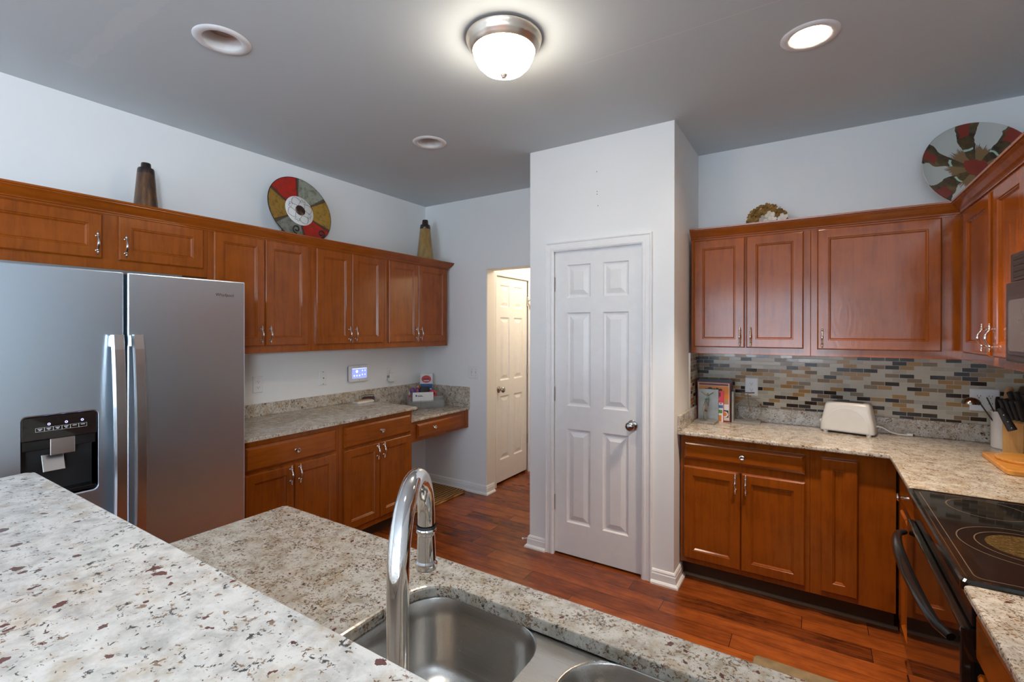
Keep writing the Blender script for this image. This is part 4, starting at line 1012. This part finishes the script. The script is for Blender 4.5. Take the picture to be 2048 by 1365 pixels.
for x, z in ((-0.075, -0.035), (-0.055, -0.060), (0.000, -0.020), (0.018, 0.028), (0.030, -0.005), (0.006, -0.050), (0.076, -0.010), (0.088, 0.004), (0.035, -0.045), (-0.02, -0.055), (0.02, -0.065)):
    blossom(mw, (x, -0.042, z), 0.030, (rnd.uniform(-.3, .3), -1, rnd.uniform(-.2, .4)))
mo.build('ochre_petals', PETALO, t); mw.build('ivory_petals', PETALW, t)

# ------------------------------------------------------------------ things on the right counter
CZ = 0.9125
# toaster (local x along its length, front at -y)
t = thing('toaster', 'rounded white toaster on the granite counter', 'toaster', (0.1725, 3.452, CZ), R(-13))
lps = []
for z, hw, hd in ((0.012, 0.132, 0.062), (0.018, 0.134, 0.064), (0.06, 0.130, 0.064), (0.12, 0.118, 0.061), (0.165, 0.110, 0.057), (0.180, 0.104, 0.052), (0.184, 0.094, 0.043)):
    lps.append([(p[0], p[1], z) for p in rrect(-hw, hw, -hd, hd, 0.020, 5)])
tb = MB().loft(lps, True, True, True).build('housing', TOASTW, t, sharp=50)
arch = [(0.110 * math.cos(R(a)), 0.020 + 0.135 * math.sin(R(a)) ** 0.9) for a in range(0, 181, 9)]
MB().loft([[(x * s_, y_ + 0.0000 + (z - 0.02) * 0.045, 0.02 + (z - 0.02) * s_) for x, z in arch] for s_, y_ in ((1.0, -0.064), (0.985, -0.0665), (0.975, -0.067))], False, True).build('side_panel', TOASTW, t)
for y in (-0.020, 0.020): B(-0.075, 0.075, y - 0.012, y + 0.012, 0.1835, 0.1848).build('bread_slot', SLOT, t)
B(-0.145, -0.128, -0.012, 0.012, 0.050, 0.066).build('lever', WHITEP, t, 0.004)
MB().lathe([(0.014, 0), (0.014, -0.012), (0.008, -0.014)], (-0.130, 0.03, 0.045), 'x', 14, c1=True).build('browning_dial', WHITEP, t)
for x in (-0.105, 0.105):
    for y in (-0.045, 0.045): MB().lathe([(0.012, 0.0), (0.012, 0.014)], (x, y, 0), n=10, c0=True).build('foot', WHITEP, t)
o = MB().tube([(0.305, 3.435, CZ + 0.055), (0.33, 3.45, CZ + 0.05), (0.37, 3.48, CZ + 0.022), (0.41, 3.505, CZ + 0.008), (0.45, 3.52, CZ + 0.006)], 0.0035, 8).tube([(0.45, 3.52, CZ + 0.008), (0.475, 3.525, CZ + 0.009)], 0.008, 8).build('power_cord', WHITEP)
tag(o, 'short white power cord lying right of the toaster', 'cord')

# bicycle bookends
def bookend(label, loc, rz, pw, ph, bd, tin):
    """upright panel in the local xz plane, base running to -y"""
    t = thing('bookend', label, 'bookend', loc, rz, 'bicycle bookends')
    B(-pw / 2, pw / 2, -bd, 0.0, 0.0, 0.013).build('base', BENDG, t, 0.001)
    B(-pw / 2, pw / 2, 0.0, 0.012, 0.0, ph).build('upright_panel', BENDW if tin else BENDG, t, 0.001)
    return t
def wheel(t, cy, cz, r):
    m = MB().tube([(0, cy + r * math.cos(a), cz + r * math.sin(a)) for a in [2 * PI * i / 40 for i in range(40)]], 0.0032, 7, closed=True)
    w_ = m.build('wheel', WIREG, t)
    s_ = MB()
    for i in range(14):
        a = 2 * PI * i / 14; s_.tube([(0.004 * (-1) ** i, cy, cz), (0, cy + r * math.cos(a), cz + r * math.sin(a))], 0.0008, 4)
    s_.build('spokes', WIREG, w_)
    MB().lathe([(0.005, -0.009), (0.006, 0.0), (0.005, 0.009)], (0, cy, cz), 'x', 10, c0=True, c1=True).build('hub', RUST, w_)
    MB().tube([(0, cy + (r + 0.009) * math.cos(R(a)), cz + (r + 0.009) * math.sin(R(a))) for a in range(10, 150, 10)], 0.0022, 6).build('mudguard', WIREG, t)
# left bookend: panel faces the room, front wheel seen edge on
t = bookend('left bicycle bookend, tin panel with wheel seen edge on', (-0.598, 3.385, CZ), R(-4), 0.128, 0.215, 0.105, True)
wheel(t, -0.052, 0.013 + 0.064, 0.060)
MB().tube([(0.005, -0.052, 0.077), (0.005, -0.040, 0.150), (0.0, -0.030, 0.172), (0.0, -0.010, 0.188)], 0.003, 8).build('fork', WIREG, t)
MB().tube([(-0.038, -0.030, 0.198), (-0.012, -0.022, 0.178), (0.0, -0.020, 0.176), (0.012, -0.022, 0.178), (0.038, -0.030, 0.198)], 0.0028, 8).build('handlebar', WIREG, t)
MB().sphere((0.0, -0.034, 0.150), 0.011).build('headlamp', TEAL, t)
# right bookend: panel edge on, rear wheel seen side on
t = bookend('right bicycle bookend, saddle and spoked wheel seen side on', (-0.448, 3.462, CZ), R(93), 0.115, 0.205, 0.155, False)
wheel(t, -0.092, 0.013 + 0.072, 0.066)
MB().tube([(0, -0.092, 0.085), (0, -0.084, 0.150), (0, -0.080, 0.190)], 0.0032, 8).tube([(0, -0.082, 0.186), (0, -0.040, 0.142), (0, 0.002, 0.100)], 0.0032, 8).tube([(0, -0.082, 0.182), (0, 0.002, 0.178)], 0.0026, 8).build('frame_tubes', WIREG, t)
MB().loft([[(hw * math.cos(2 * PI * i / 10), y, z + 0.0035 * math.sin(2 * PI * i / 10)) for i in range(10)] for y, hw, z in ((-0.048, 0.004, 0.197), (-0.065, 0.007, 0.197), (-0.090, 0.015, 0.197), (-0.112, 0.019, 0.199), (-0.120, 0.012, 0.200))], True, True, True).build('saddle', WIREG, t)
B(-0.010, 0.010, -0.150, -0.092, 0.163, 0.166).build('luggage_rack', WIREG, t)
MB().sphere((0, -0.156, 0.125), 0.006).build('rear_reflector', RUST, t)
# cookbooks (covers face -y), each leaning flat one behind the other
def book(label, x0, x1, y0, y1, h, cover, pages=CREAM):
    t = thing('cookbook', label, 'book', (x0, y0, CZ), 0, 'cookbooks between the bookends')
    w_ = x1 - x0; d = y1 - y0
    B(0.001, w_ - 0.003, 0.0018, d - 0.0018, 0.002, h - 0.003).build('pages', pages, t)
    c = MB().box(0, w_, 0, 0.0018, 0, h).box(0, w_, d - 0.0018, d, 0, h).box(0, 0.0018, 0, d, 0, h).build('cover', cover, t)
    return t, c
def pic(c, name, mat, x0, x1, z0, z1, y=-0.0004): return B(x0, x1, y, 0.0002, z0, z1).build(name, mat, c)
bt, c = book('thin pink-red cookbook reading easy, right behind the tin bookend', -0.668, -0.505, 3.402, 3.412, 0.205, PINK)
B(0.108, 0.160, -0.0003, 0.0002, 0.000, 0.128).build('picture_strip', WHITEP, c)
text('title_lettering', 'easy', 0.030, WHITEP, c, (0.088, -0.0006, 0.142))
pic(c, 'food_photo', BROWNR, 0.118, 0.146, 0.168, 0.196, -0.0006)
pic(c, 'blue_picture', plain('blue print', (0.06, 0.17, 0.42), 0.5), 0.109, 0.159, 0.092, 0.112, -0.0006)
pic(c, 'green_picture', GREEN, 0.111, 0.156, 0.058, 0.080, -0.0006)
pic(c, 'orange_picture', ORANGE, 0.110, 0.150, 0.004, 0.044, -0.0006)
for x in (0.116, 0.130, 0.146): MB().lathe([(0.005, 0), (0.001, -0.0003)], (x, -0.0006, 0.122), 'y', 8).build('dark_dot', INK, c)
bt, c = book('tall cookbook with orange picture cover and brown border', -0.676, -0.466, 3.416, 3.446, 0.262, BROWNR)
pic(c, 'cover_frame', CREAM, 0.008, 0.204, 0.010, 0.256); pic(c, 'title_band', BROWNR, 0.014, 0.198, 0.238, 0.252, -0.0008)
pic(c, 'orange_photo', ORANGE, 0.012, 0.200, 0.150, 0.234, -0.0008)
mb = MB()
for x, z, r_ in ((0.060, 0.205, 0.013), (0.085, 0.208, 0.018), (0.110, 0.205, 0.014), (0.130, 0.214, 0.010), (0.150, 0.210, 0.010)): mb.lathe([(r_, 0), (0.001, -0.0003)], (x, -0.0010, z), 'y', 14)
mb.build('dark_shapes', INK, c)
MB().lathe([(0.036, 0), (0.001, -0.0003)], (0.186, -0.0011, 0.142), 'y', 24).build('dish_photo', SPOON2, c) if False else None
pic(c, 'pink_photo', plain('salmon print', (0.50, 0.25, 0.13), 0.5), 0.150, 0.199, 0.118, 0.150, -0.0009)
pic(c, 'text_block', PAPER, 0.150, 0.199, 0.080, 0.116, -0.0009)
pic(c, 'bowl_photo', DGREY, 0.150, 0.199, 0.030, 0.078, -0.0009)
MB().lathe([(0.020, 0), (0.001, -0.0003)], (0.176, -0.0012, 0.050), 'y', 20).build('white_bowl', WHITEP, c)
MB().lathe([(0.014, 0), (0.001, -0.0003)], (0.176, -0.0016, 0.052), 'y', 20).build('soup', ORANGE, c)
bt, c = book('tall dark blue spiral-bound cookbook behind the orange one', -0.672, -0.462, 3.450, 3.492, 0.276, plain('navy cover', (0.012, 0.03, 0.06), 0.35))
mb = MB()
for i in range(24): mb.tube([(0.210 + 0.004 * math.cos(a), 0.020 + 0.010 * math.sin(a), 0.012 + i * 0.0108) for a in [2 * PI * q / 10 for q in range(10)]], 0.0009, 4, closed=True)
mb.build('spiral_binding', NICKELD, bt)
bt, c = book('rearmost purple and red cookbook against the backsplash', -0.664, -0.464, 3.496, 3.520, 0.250, plain('plum cover', (0.16, 0.02, 0.06), 0.35))

# crock and utensils
cx, cy = 0.838, 3.432
t = thing('utensil_crock', 'white ceramic utensil crock in the corner of the counter', 'crock', (cx, cy, CZ))
MB().lathe([(0.001, 0.0), (0.056, 0.0), (0.060, 0.004), (0.060, 0.178), (0.063, 0.182), (0.064, 0.190), (0.060, 0.192), (0.055, 0.188), (0.055, 0.012), (0.001, 0.010)], n=40).build('crock_body', WHITEC, t)
def utensil(name, label, base, tip, build):
    t = thing(name, label, 'utensil', base); build(t, Vector(tip) - Vector(base)); return t
def tb_(p, r, n=8, **k): return MB().tube(p, r, n, **k)
b0 = (cx + 0.015, cy - 0.01, CZ + 0.014)
def f_ladle(t, v):
    tb_([(0, 0, 0), tuple(v * 0.6), tuple(v)], 0.0035).build('handle', DGREY, t)
    M = Matrix.Translation(v)
    MB().lathe([(0.040, -0.006), (0.038, 0.004), (0.030, 0.018), (0.015, 0.026), (0.001, 0.028)], (v.x - 0.028, v.y - 0.005, v.z - 0.012), n=24).build('ladle_bowl', NICKELD, t)
utensil('ladle', 'steel ladle leaning out of the crock with its bowl turned down', b0, (cx - 0.112, cy - 0.02, CZ + 0.240), f_ladle)
def f_rod(mat, r=0.004, head=None):
    def f(t, v):
        tb_([(0, 0, 0), tuple(v * 0.5), tuple(v)], r).build('handle', mat, t)
        if head: head(t, v)
    return f
utensil('wire_whisk', 'thin dark metal utensil handle crossing over the ladle', (cx + 0.02, cy + 0.01, CZ + 0.014), (cx - 0.085, cy - 0.045, CZ + 0.262), f_rod(DGREY, 0.0032))
def paddle(mat, w_, h_):
    def f(t, v):
        d = v.normalized(); tb_([(0, 0, 0), tuple(v * 0.55)], 0.005).build('handle', mat, t)
        s_ = Vector((0.80, 0.60, 0)); n_ = d.cross(s_).normalized()
        lps = []
        for u, q in ((0.55, 0.10), (0.64, 0.55), (0.74, 0.92), (0.86, 1.0), (0.95, 0.85), (1.0, 0.5)):
            c = v * u; lps.append([tuple(c + s_ * (w_ * q * math.cos(2 * PI * i / 12)) + n_ * (0.004 * math.sin(2 * PI * i / 12))) for i in range(12)])
        MB().loft(lps, True, True, True).build('blade', mat, t)
    return f
utensil('wooden_spatula', 'orange wooden spatula in front inside the crock', (cx + 0.005, cy - 0.02, CZ + 0.014), (cx - 0.000, cy - 0.062, CZ + 0.275), paddle(SPOON1, 0.030, 1))
utensil('wooden_spoon', 'pale wooden spoon standing tallest in the crock', (cx, cy + 0.015, CZ + 0.014), (cx + 0.010, cy + 0.0, CZ + 0.318), paddle(SPOON2, 0.030, 1))
utensil('slotted_spoon', 'black slotted spoon standing behind the orange spatula', (cx - 0.02, cy + 0.02, CZ + 0.014), (cx - 0.028, cy + 0.025, CZ + 0.262), paddle(BLACKM, 0.018, 1))
utensil('metal_turner', 'brown-grey turner beside the pale wooden spoon', (cx + 0.03, cy + 0.01, CZ + 0.014), (cx + 0.055, cy - 0.01, CZ + 0.325), paddle(plain('horn brown', (0.12, 0.085, 0.05), 0.4), 0.026, 1))

# cutting boards, knife block
t = thing('cutting_board', 'golden rectangular cutting board with thick edges by the range', 'cutting board', (0, 0, CZ))
MB().loft([[(p[0], p[1], z) for p in rrect(0.684 + i, 0.925 - i, 2.800 + i, 3.172 - i, 0.022, 5)] for i, z in ((0.003, 0.0), (0.0, 0.003), (0.0, 0.018), (0.004, 0.022))], True, True).build('board', BOARDW, t)
t = thing('round_board', 'round pale wooden board lying on the rectangular cutting board', 'cutting board', (0.925 - 0.115, 3.02, CZ + 0.0225))
MB().lathe([(0.001, 0), (0.108, 0), (0.110, 0.003), (0.110, 0.011), (0.107, 0.014), (0.001, 0.014)], n=56).build('disc', BOARDW, t)
MB().lathe([(0.1085, 0.0142), (0.100, 0.0146), (0.099, 0.0142)], n=56).build('pale_rim', BAMB, t)
KB = Vector((0.850, 3.252, CZ)); KA = R(-60)
t = thing('knife_block', 'light maple knife block full of black-handled knives', 'knife block', tuple(KB), KA)
# local: block leans to -y (towards the camera); side profile in yz
prof = [(-0.050, 0.0), (0.060, 0.0), (0.060, 0.185), (0.036, 0.214), (-0.050, 0.165)]
MB().prism(prof, -0.050, 0.050, 'yz').build('block', BAMB, t, 0.003)
slopes = Vector((0, 0.086, 0.049)).normalized(); outd = Vector((0, -0.34, 0.94)).normalized()
face0 = Vector((0, -0.050, 0.165))
KM = Matrix.Rotation(KA, 4, 'Z')
def knife(label, x, s_, ln, tilt):
    p = KM @ (face0 + slopes * s_ + Vector((x, 0, 0))) + KB
    t = thing('kitchen_knife', label, 'knife', tuple(p), KA, 'knives in the maple block')
    d = (outd + Vector((tilt, 0, 0))).normalized(); lps = []
    for u, hw in ((0.0, 0.011), (0.12, 0.010), (0.5, 0.0125), (0.85, 0.0115), (0.97, 0.015), (1.0, 0.012)):
        c = d * (ln * u) + outd * 0.003
        sd = Vector((0, 1, 0)) - d * d.y; sd.normalize(); ax = d.cross(sd)
        lps.append([tuple(c + sd * (hw * math.cos(2 * PI * i / 10)) + ax * (0.008 * math.sin(2 * PI * i / 10))) for i in range(10)])
    MB().loft(lps, True, True, True).build('handle', BLACKM, t)
    for u in (0.2, 0.5, 0.8):
        c = d * (ln * u) + outd * 0.003; sd = (Vector((0, 1, 0)) - d * d.y).normalized(); ax = d.cross(sd)
        MB().sphere(tuple(c - ax * 0.0075 * (1 if ax.x > 0 else -1)), 0.0028, 8, 5).build('rivet', NICKEL, t)
knife('black knife at the wall-side end of the front row in the block', -0.034, 0.020, 0.100, -0.06)
knife('black knife second from the wall end of the front row', -0.011, 0.020, 0.104, -0.02)
knife('black knife third from the wall end of the front row', 0.012, 0.020, 0.100, 0.02)
knife('black knife at the near end of the front row in the block', 0.035, 0.020, 0.104, 0.06)
knife('large black knife at the wall-side end of the rear row', -0.030, 0.068, 0.112, -0.05)
knife('large black knife in the middle of the rear row in the block', 0.000, 0.068, 0.116, 0.0)
knife('large black knife at the near end of the rear row in the block', 0.030, 0.068, 0.112, 0.05)
# steak knife stuck low in the front of the block
t = thing('kitchen_knife', 'black riveted knife slanting down the front of the block', 'knife', (0.784, 3.130, CZ + 0.140), 0, 'knives in the maple block')
d = Vector((-0.34, 0.10, 0.80)).normalized(); sd = Vector((0.80, 0.0, 0.34)).normalized(); ax = d.cross(sd); lps = []
for u, hw in ((0.0, 0.017), (0.05, 0.018), (0.5, 0.016), (0.85, 0.013), (0.97, 0.012), (1.0, 0.008)):
    c = d * (0.108 * u)
    lps.append([tuple(c + sd * (hw * math.cos(2 * PI * i / 12)) + ax * (0.008 * math.sin(2 * PI * i / 12))) for i in range(12)])
MB().loft(lps, True, True, True).build('handle', BLACKM, t)
for u in (0.12, 0.4, 0.7):
    MB().sphere(tuple(d * 0.108 * u - ax * 0.0078 * (1 if ax.y > 0 else -1)), 0.003, 8, 5).build('rivet', NICKEL, t)

# ------------------------------------------------------------------ things on the left counter and desk
LZ = 0.9125
o = MB().loft([[(p[0], p[1], z) for p in rrect(-3.222 + i, -3.150 - i, 2.60 + i, 2.775 - i, 0.012, 4)] for i, z in ((0.002, LZ), (0, LZ + 0.003), (0, LZ + 0.014), (0.003, LZ + 0.017))], True, True)
t = thing('notepad_tray', 'small white tray with tan pad lying on the left counter', 'tray', (0, 0, 0)); o.build('tray', WHITEP, t)
B(-3.215, -3.157, 2.61, 2.765, LZ + 0.017, LZ + 0.022).build('tan_pad', SPOON2, t, 0.001)
t = thing('wire_card_holder', 'black wire card holder with plum cards on the left counter', 'card holder', (-3.215, 2.765, LZ), R(60))
for y in (-0.012, 0.022):
    h_ = 0.040 if y < 0 else 0.052
    MB().tube([(-0.050, y, 0.003), (-0.050, y, h_ - 0.008), (-0.044, y, h_), (0.044, y, h_), (0.050, y, h_ - 0.008), (0.050, y, 0.003)], 0.0022, 6).build('wire_side', BLACKM, t)
for x in (-0.04, 0, 0.04): MB().tube([(x, -0.012, 0.003), (x, 0.022, 0.003)], 0.002, 6).build('wire_base', BLACKM, t)
B(-0.044, 0.044, -0.004, 0.012, 0.005, 0.034).build('plum_cards', plain('plum card', (0.07, 0.015, 0.03), 0.5), t)
DZ = 0.7935
# organiser: local x along its length, faces -y ; rotated towards the room
t = thing('desk_organizer', 'smoky clear desk organizer with compartments on the desk corner', 'organizer', (-3.080, 3.325, DZ), R(52))
m = MB()
W2 = 0.165
m.box(-W2, W2, -0.075, 0.075, 0, 0.004)
m.box(-W2, W2, -0.075, -0.071, 0.004, 0.075).box(-W2, W2, -0.022, -0.018, 0.004, 0.105).box(-W2, W2, 0.071, 0.075, 0.004, 0.125)
for x in (-W2, -0.055, 0.05, W2 - 0.004): m.prism([(-0.075, 0.004), (0.075, 0.004), (0.075, 0.125), (-0.075, 0.075)], x, x + 0.004, 'yz')
m.build('organizer_shell', MESHG, t)
OM = Matrix.Translation((-3.080, 3.325, DZ)) @ Matrix.Rotation(R(52), 4, 'Z')
def on_org(name, label, cat, p, rz=52):
    return thing(name, label, cat, tuple(OM @ Vector(p)), R(rz))
t = on_org('business_cards', 'stack of white business cards in front of the organizer', 'business cards', (-0.02, -0.045, 0.062))
B(-0.105, 0.085, -0.012, 0.004, 0.0, 0.088).build('card_stack', PAPER, t)
B(-0.080, -0.066, -0.0126, -0.0118, 0.050, 0.068).build('card_logo', INKB, t)
for z, x1 in ((0.058, -0.02), (0.050, -0.01)): B(-0.060, x1, -0.0126, -0.0118, z, z + 0.0045).build('card_text', INK, t)
MB().tube([(0.060 + 0.006 * math.cos(a), -0.0124, 0.062 + 0.004 * math.sin(a)) for a in [2 * PI * i / 10 for i in range(10)]], 0.0008, 4, closed=True).build('card_seal', LABELW, t)
t = thing('software_box', 'black and white box with red oval emblem standing in the desk corner', 'box', (-3.205, 3.475, DZ), R(38))
B(-0.060, 0.060, -0.020, 0.020, 0, 0.300).build('carton', PAPER, t, 0.001)
B(-0.0606, -0.0596, -0.020, 0.020, 0.0, 0.300).build('black_spine', INK, t)
MB().loft([[(0.046 * q * math.cos(2 * PI * i / 28), y, 0.250 + 0.036 * q * math.sin(2 * PI * i / 28)) for i in range(28)] for q, y in ((1, -0.0200), (1, -0.0206))], False, True).build('red_emblem', RED, t)
B(-0.030, 0.026, -0.0212, -0.0204, 0.247, 0.256).build('emblem_text', INK, t); B(-0.024, 0.028, -0.0212, -0.0204, 0.230, 0.237).build('emblem_text', PAPER, t)
t = thing('blue_box', 'dark blue card box in front of the red-emblem box', 'box', (-3.182, 3.447, DZ), R(38))
B(-0.056, 0.060, -0.012, 0.012, 0, 0.205).build('carton', BLUE, t, 0.001); B(0.036, 0.052, -0.0126, -0.0118, 0.15, 0.163).build('white_mark', PAPER, t)
t = on_org('scissors', 'purple-handled scissors standing in the organizer', 'scissors', (-0.095, 0.02, 0.02), 52)
for s_ in (-1, 1):
    MB().tube([(s_ * 0.022 + 0.017 * math.cos(a), 0, 0.140 + 0.024 * math.sin(a)) for a in [2 * PI * i / 18 for i in range(18)]], 0.0055, 8, closed=True).build('handle', PURPLE, t)
    MB().prism([(-0.006, -0.02), (0.006, -0.02), (s_ * 0.012 + 0.006, 0.118), (s_ * 0.012 - 0.006, 0.118)], -0.002 + 0.002 * s_, 0.0 + 0.002 * s_, 'xz').build('blade', NICKELD, t)
t = on_org('glue_stick', 'orange glue stick beside the purple scissors', 'glue stick', (-0.060, 0.045, 0.005))
MB().lathe([(0.011, 0.0), (0.011, 0.19), (0.009, 0.20), (0.001, 0.20)], n=14, c0=True).build('tube', ORANGE, t)
t = on_org('sticky_tape', 'round red tape dispenser behind the business cards', 'tape', (0.075, 0.035, 0.125))
MB().lathe([(0.020, -0.012), (0.034, -0.012), (0.034, 0.012), (0.020, 0.012), (0.020, -0.012)], axis='y', n=24).build('roll', PINK, t)
t = on_org('pen_pouch', 'black pouch of pens standing in the organizer', 'pouch', (-0.005, 0.03, 0.006))
MB().loft([[(p[0], p[1], z) for p in rrect(-0.045 * q, 0.045 * q, -0.02 * q, 0.02 * q, 0.008, 4)] for q, z in ((1, 0), (1.05, 0.08), (1.0, 0.165), (0.8, 0.185))], True, True, True).build('pouch_body', BLACKM, t)
for x in (-0.012, 0.004, 0.016): MB().tube([(x, -0.021, 0.075), (x + 0.008, -0.022, 0.115)], 0.003, 6).build('pen_clip', NICKEL, t)
t = on_org('marker_pen', 'red and white marker at the left end of the organizer', 'pen', (-0.145, 0.03, 0.006))
MB().lathe([(0.008, 0.0), (0.008, 0.115)], n=12, c0=True, c1=True).build('barrel', RED, t); MB().lathe([(0.006, 0.115), (0.004, 0.145), (0.001, 0.146)], n=12).build('cap', WHITEP, t)
t = on_org('stapler', 'black stapler lying on the desk beside the organizer', 'stapler', (-0.155, -0.11, 0.0), 46)
B(-0.075, 0.065, -0.016, 0.016, 0.0, 0.010).build('base', BLACKM, t, 0.003)
m = MB().prism([(-0.080, 0.034), (0.062, 0.014), (0.066, 0.022), (0.055, 0.034), (-0.07, 0.052), (-0.082, 0.046)], -0.014, 0.014, 'xz'); m.build('arm', BLACKM, t, 0.003)
MB().lathe([(0.006, -0.016), (0.006, 0.016)], (-0.062, 0, 0.022), 'y', 10, c0=True, c1=True).build('pivot', NICKELD, t)

# ------------------------------------------------------------------ mats on the floor
o = MB().loft([[(p[0], p[1], z) for p in rrect(-3.255 + i, -2.745 - i, 2.86 + i, 3.535 - i, 0.06, 6)] for i, z in ((0.004, 0.001), (0, 0.006), (0, 0.014), (0.010, 0.020))], True, True).build('jute_mat', JUTE)
tag(o, 'brown braided jute mat on the floor under the desk', 'mat')
o = MB().loft([[(p[0], p[1], z) for p in rrect(-0.235 + i, 0.21 - i, 1.60 + i, 2.475 - i, 0.02, 4)] for i, z in ((0.002, 0.001), (0, 0.004), (0.004, 0.010))], True, True).build('floor_mat', plain('tan woven mat', (0.22, 0.16, 0.085), 0.9, var=0.25))
tag(o, 'tan woven mat on the hardwood in front of the range', 'mat')
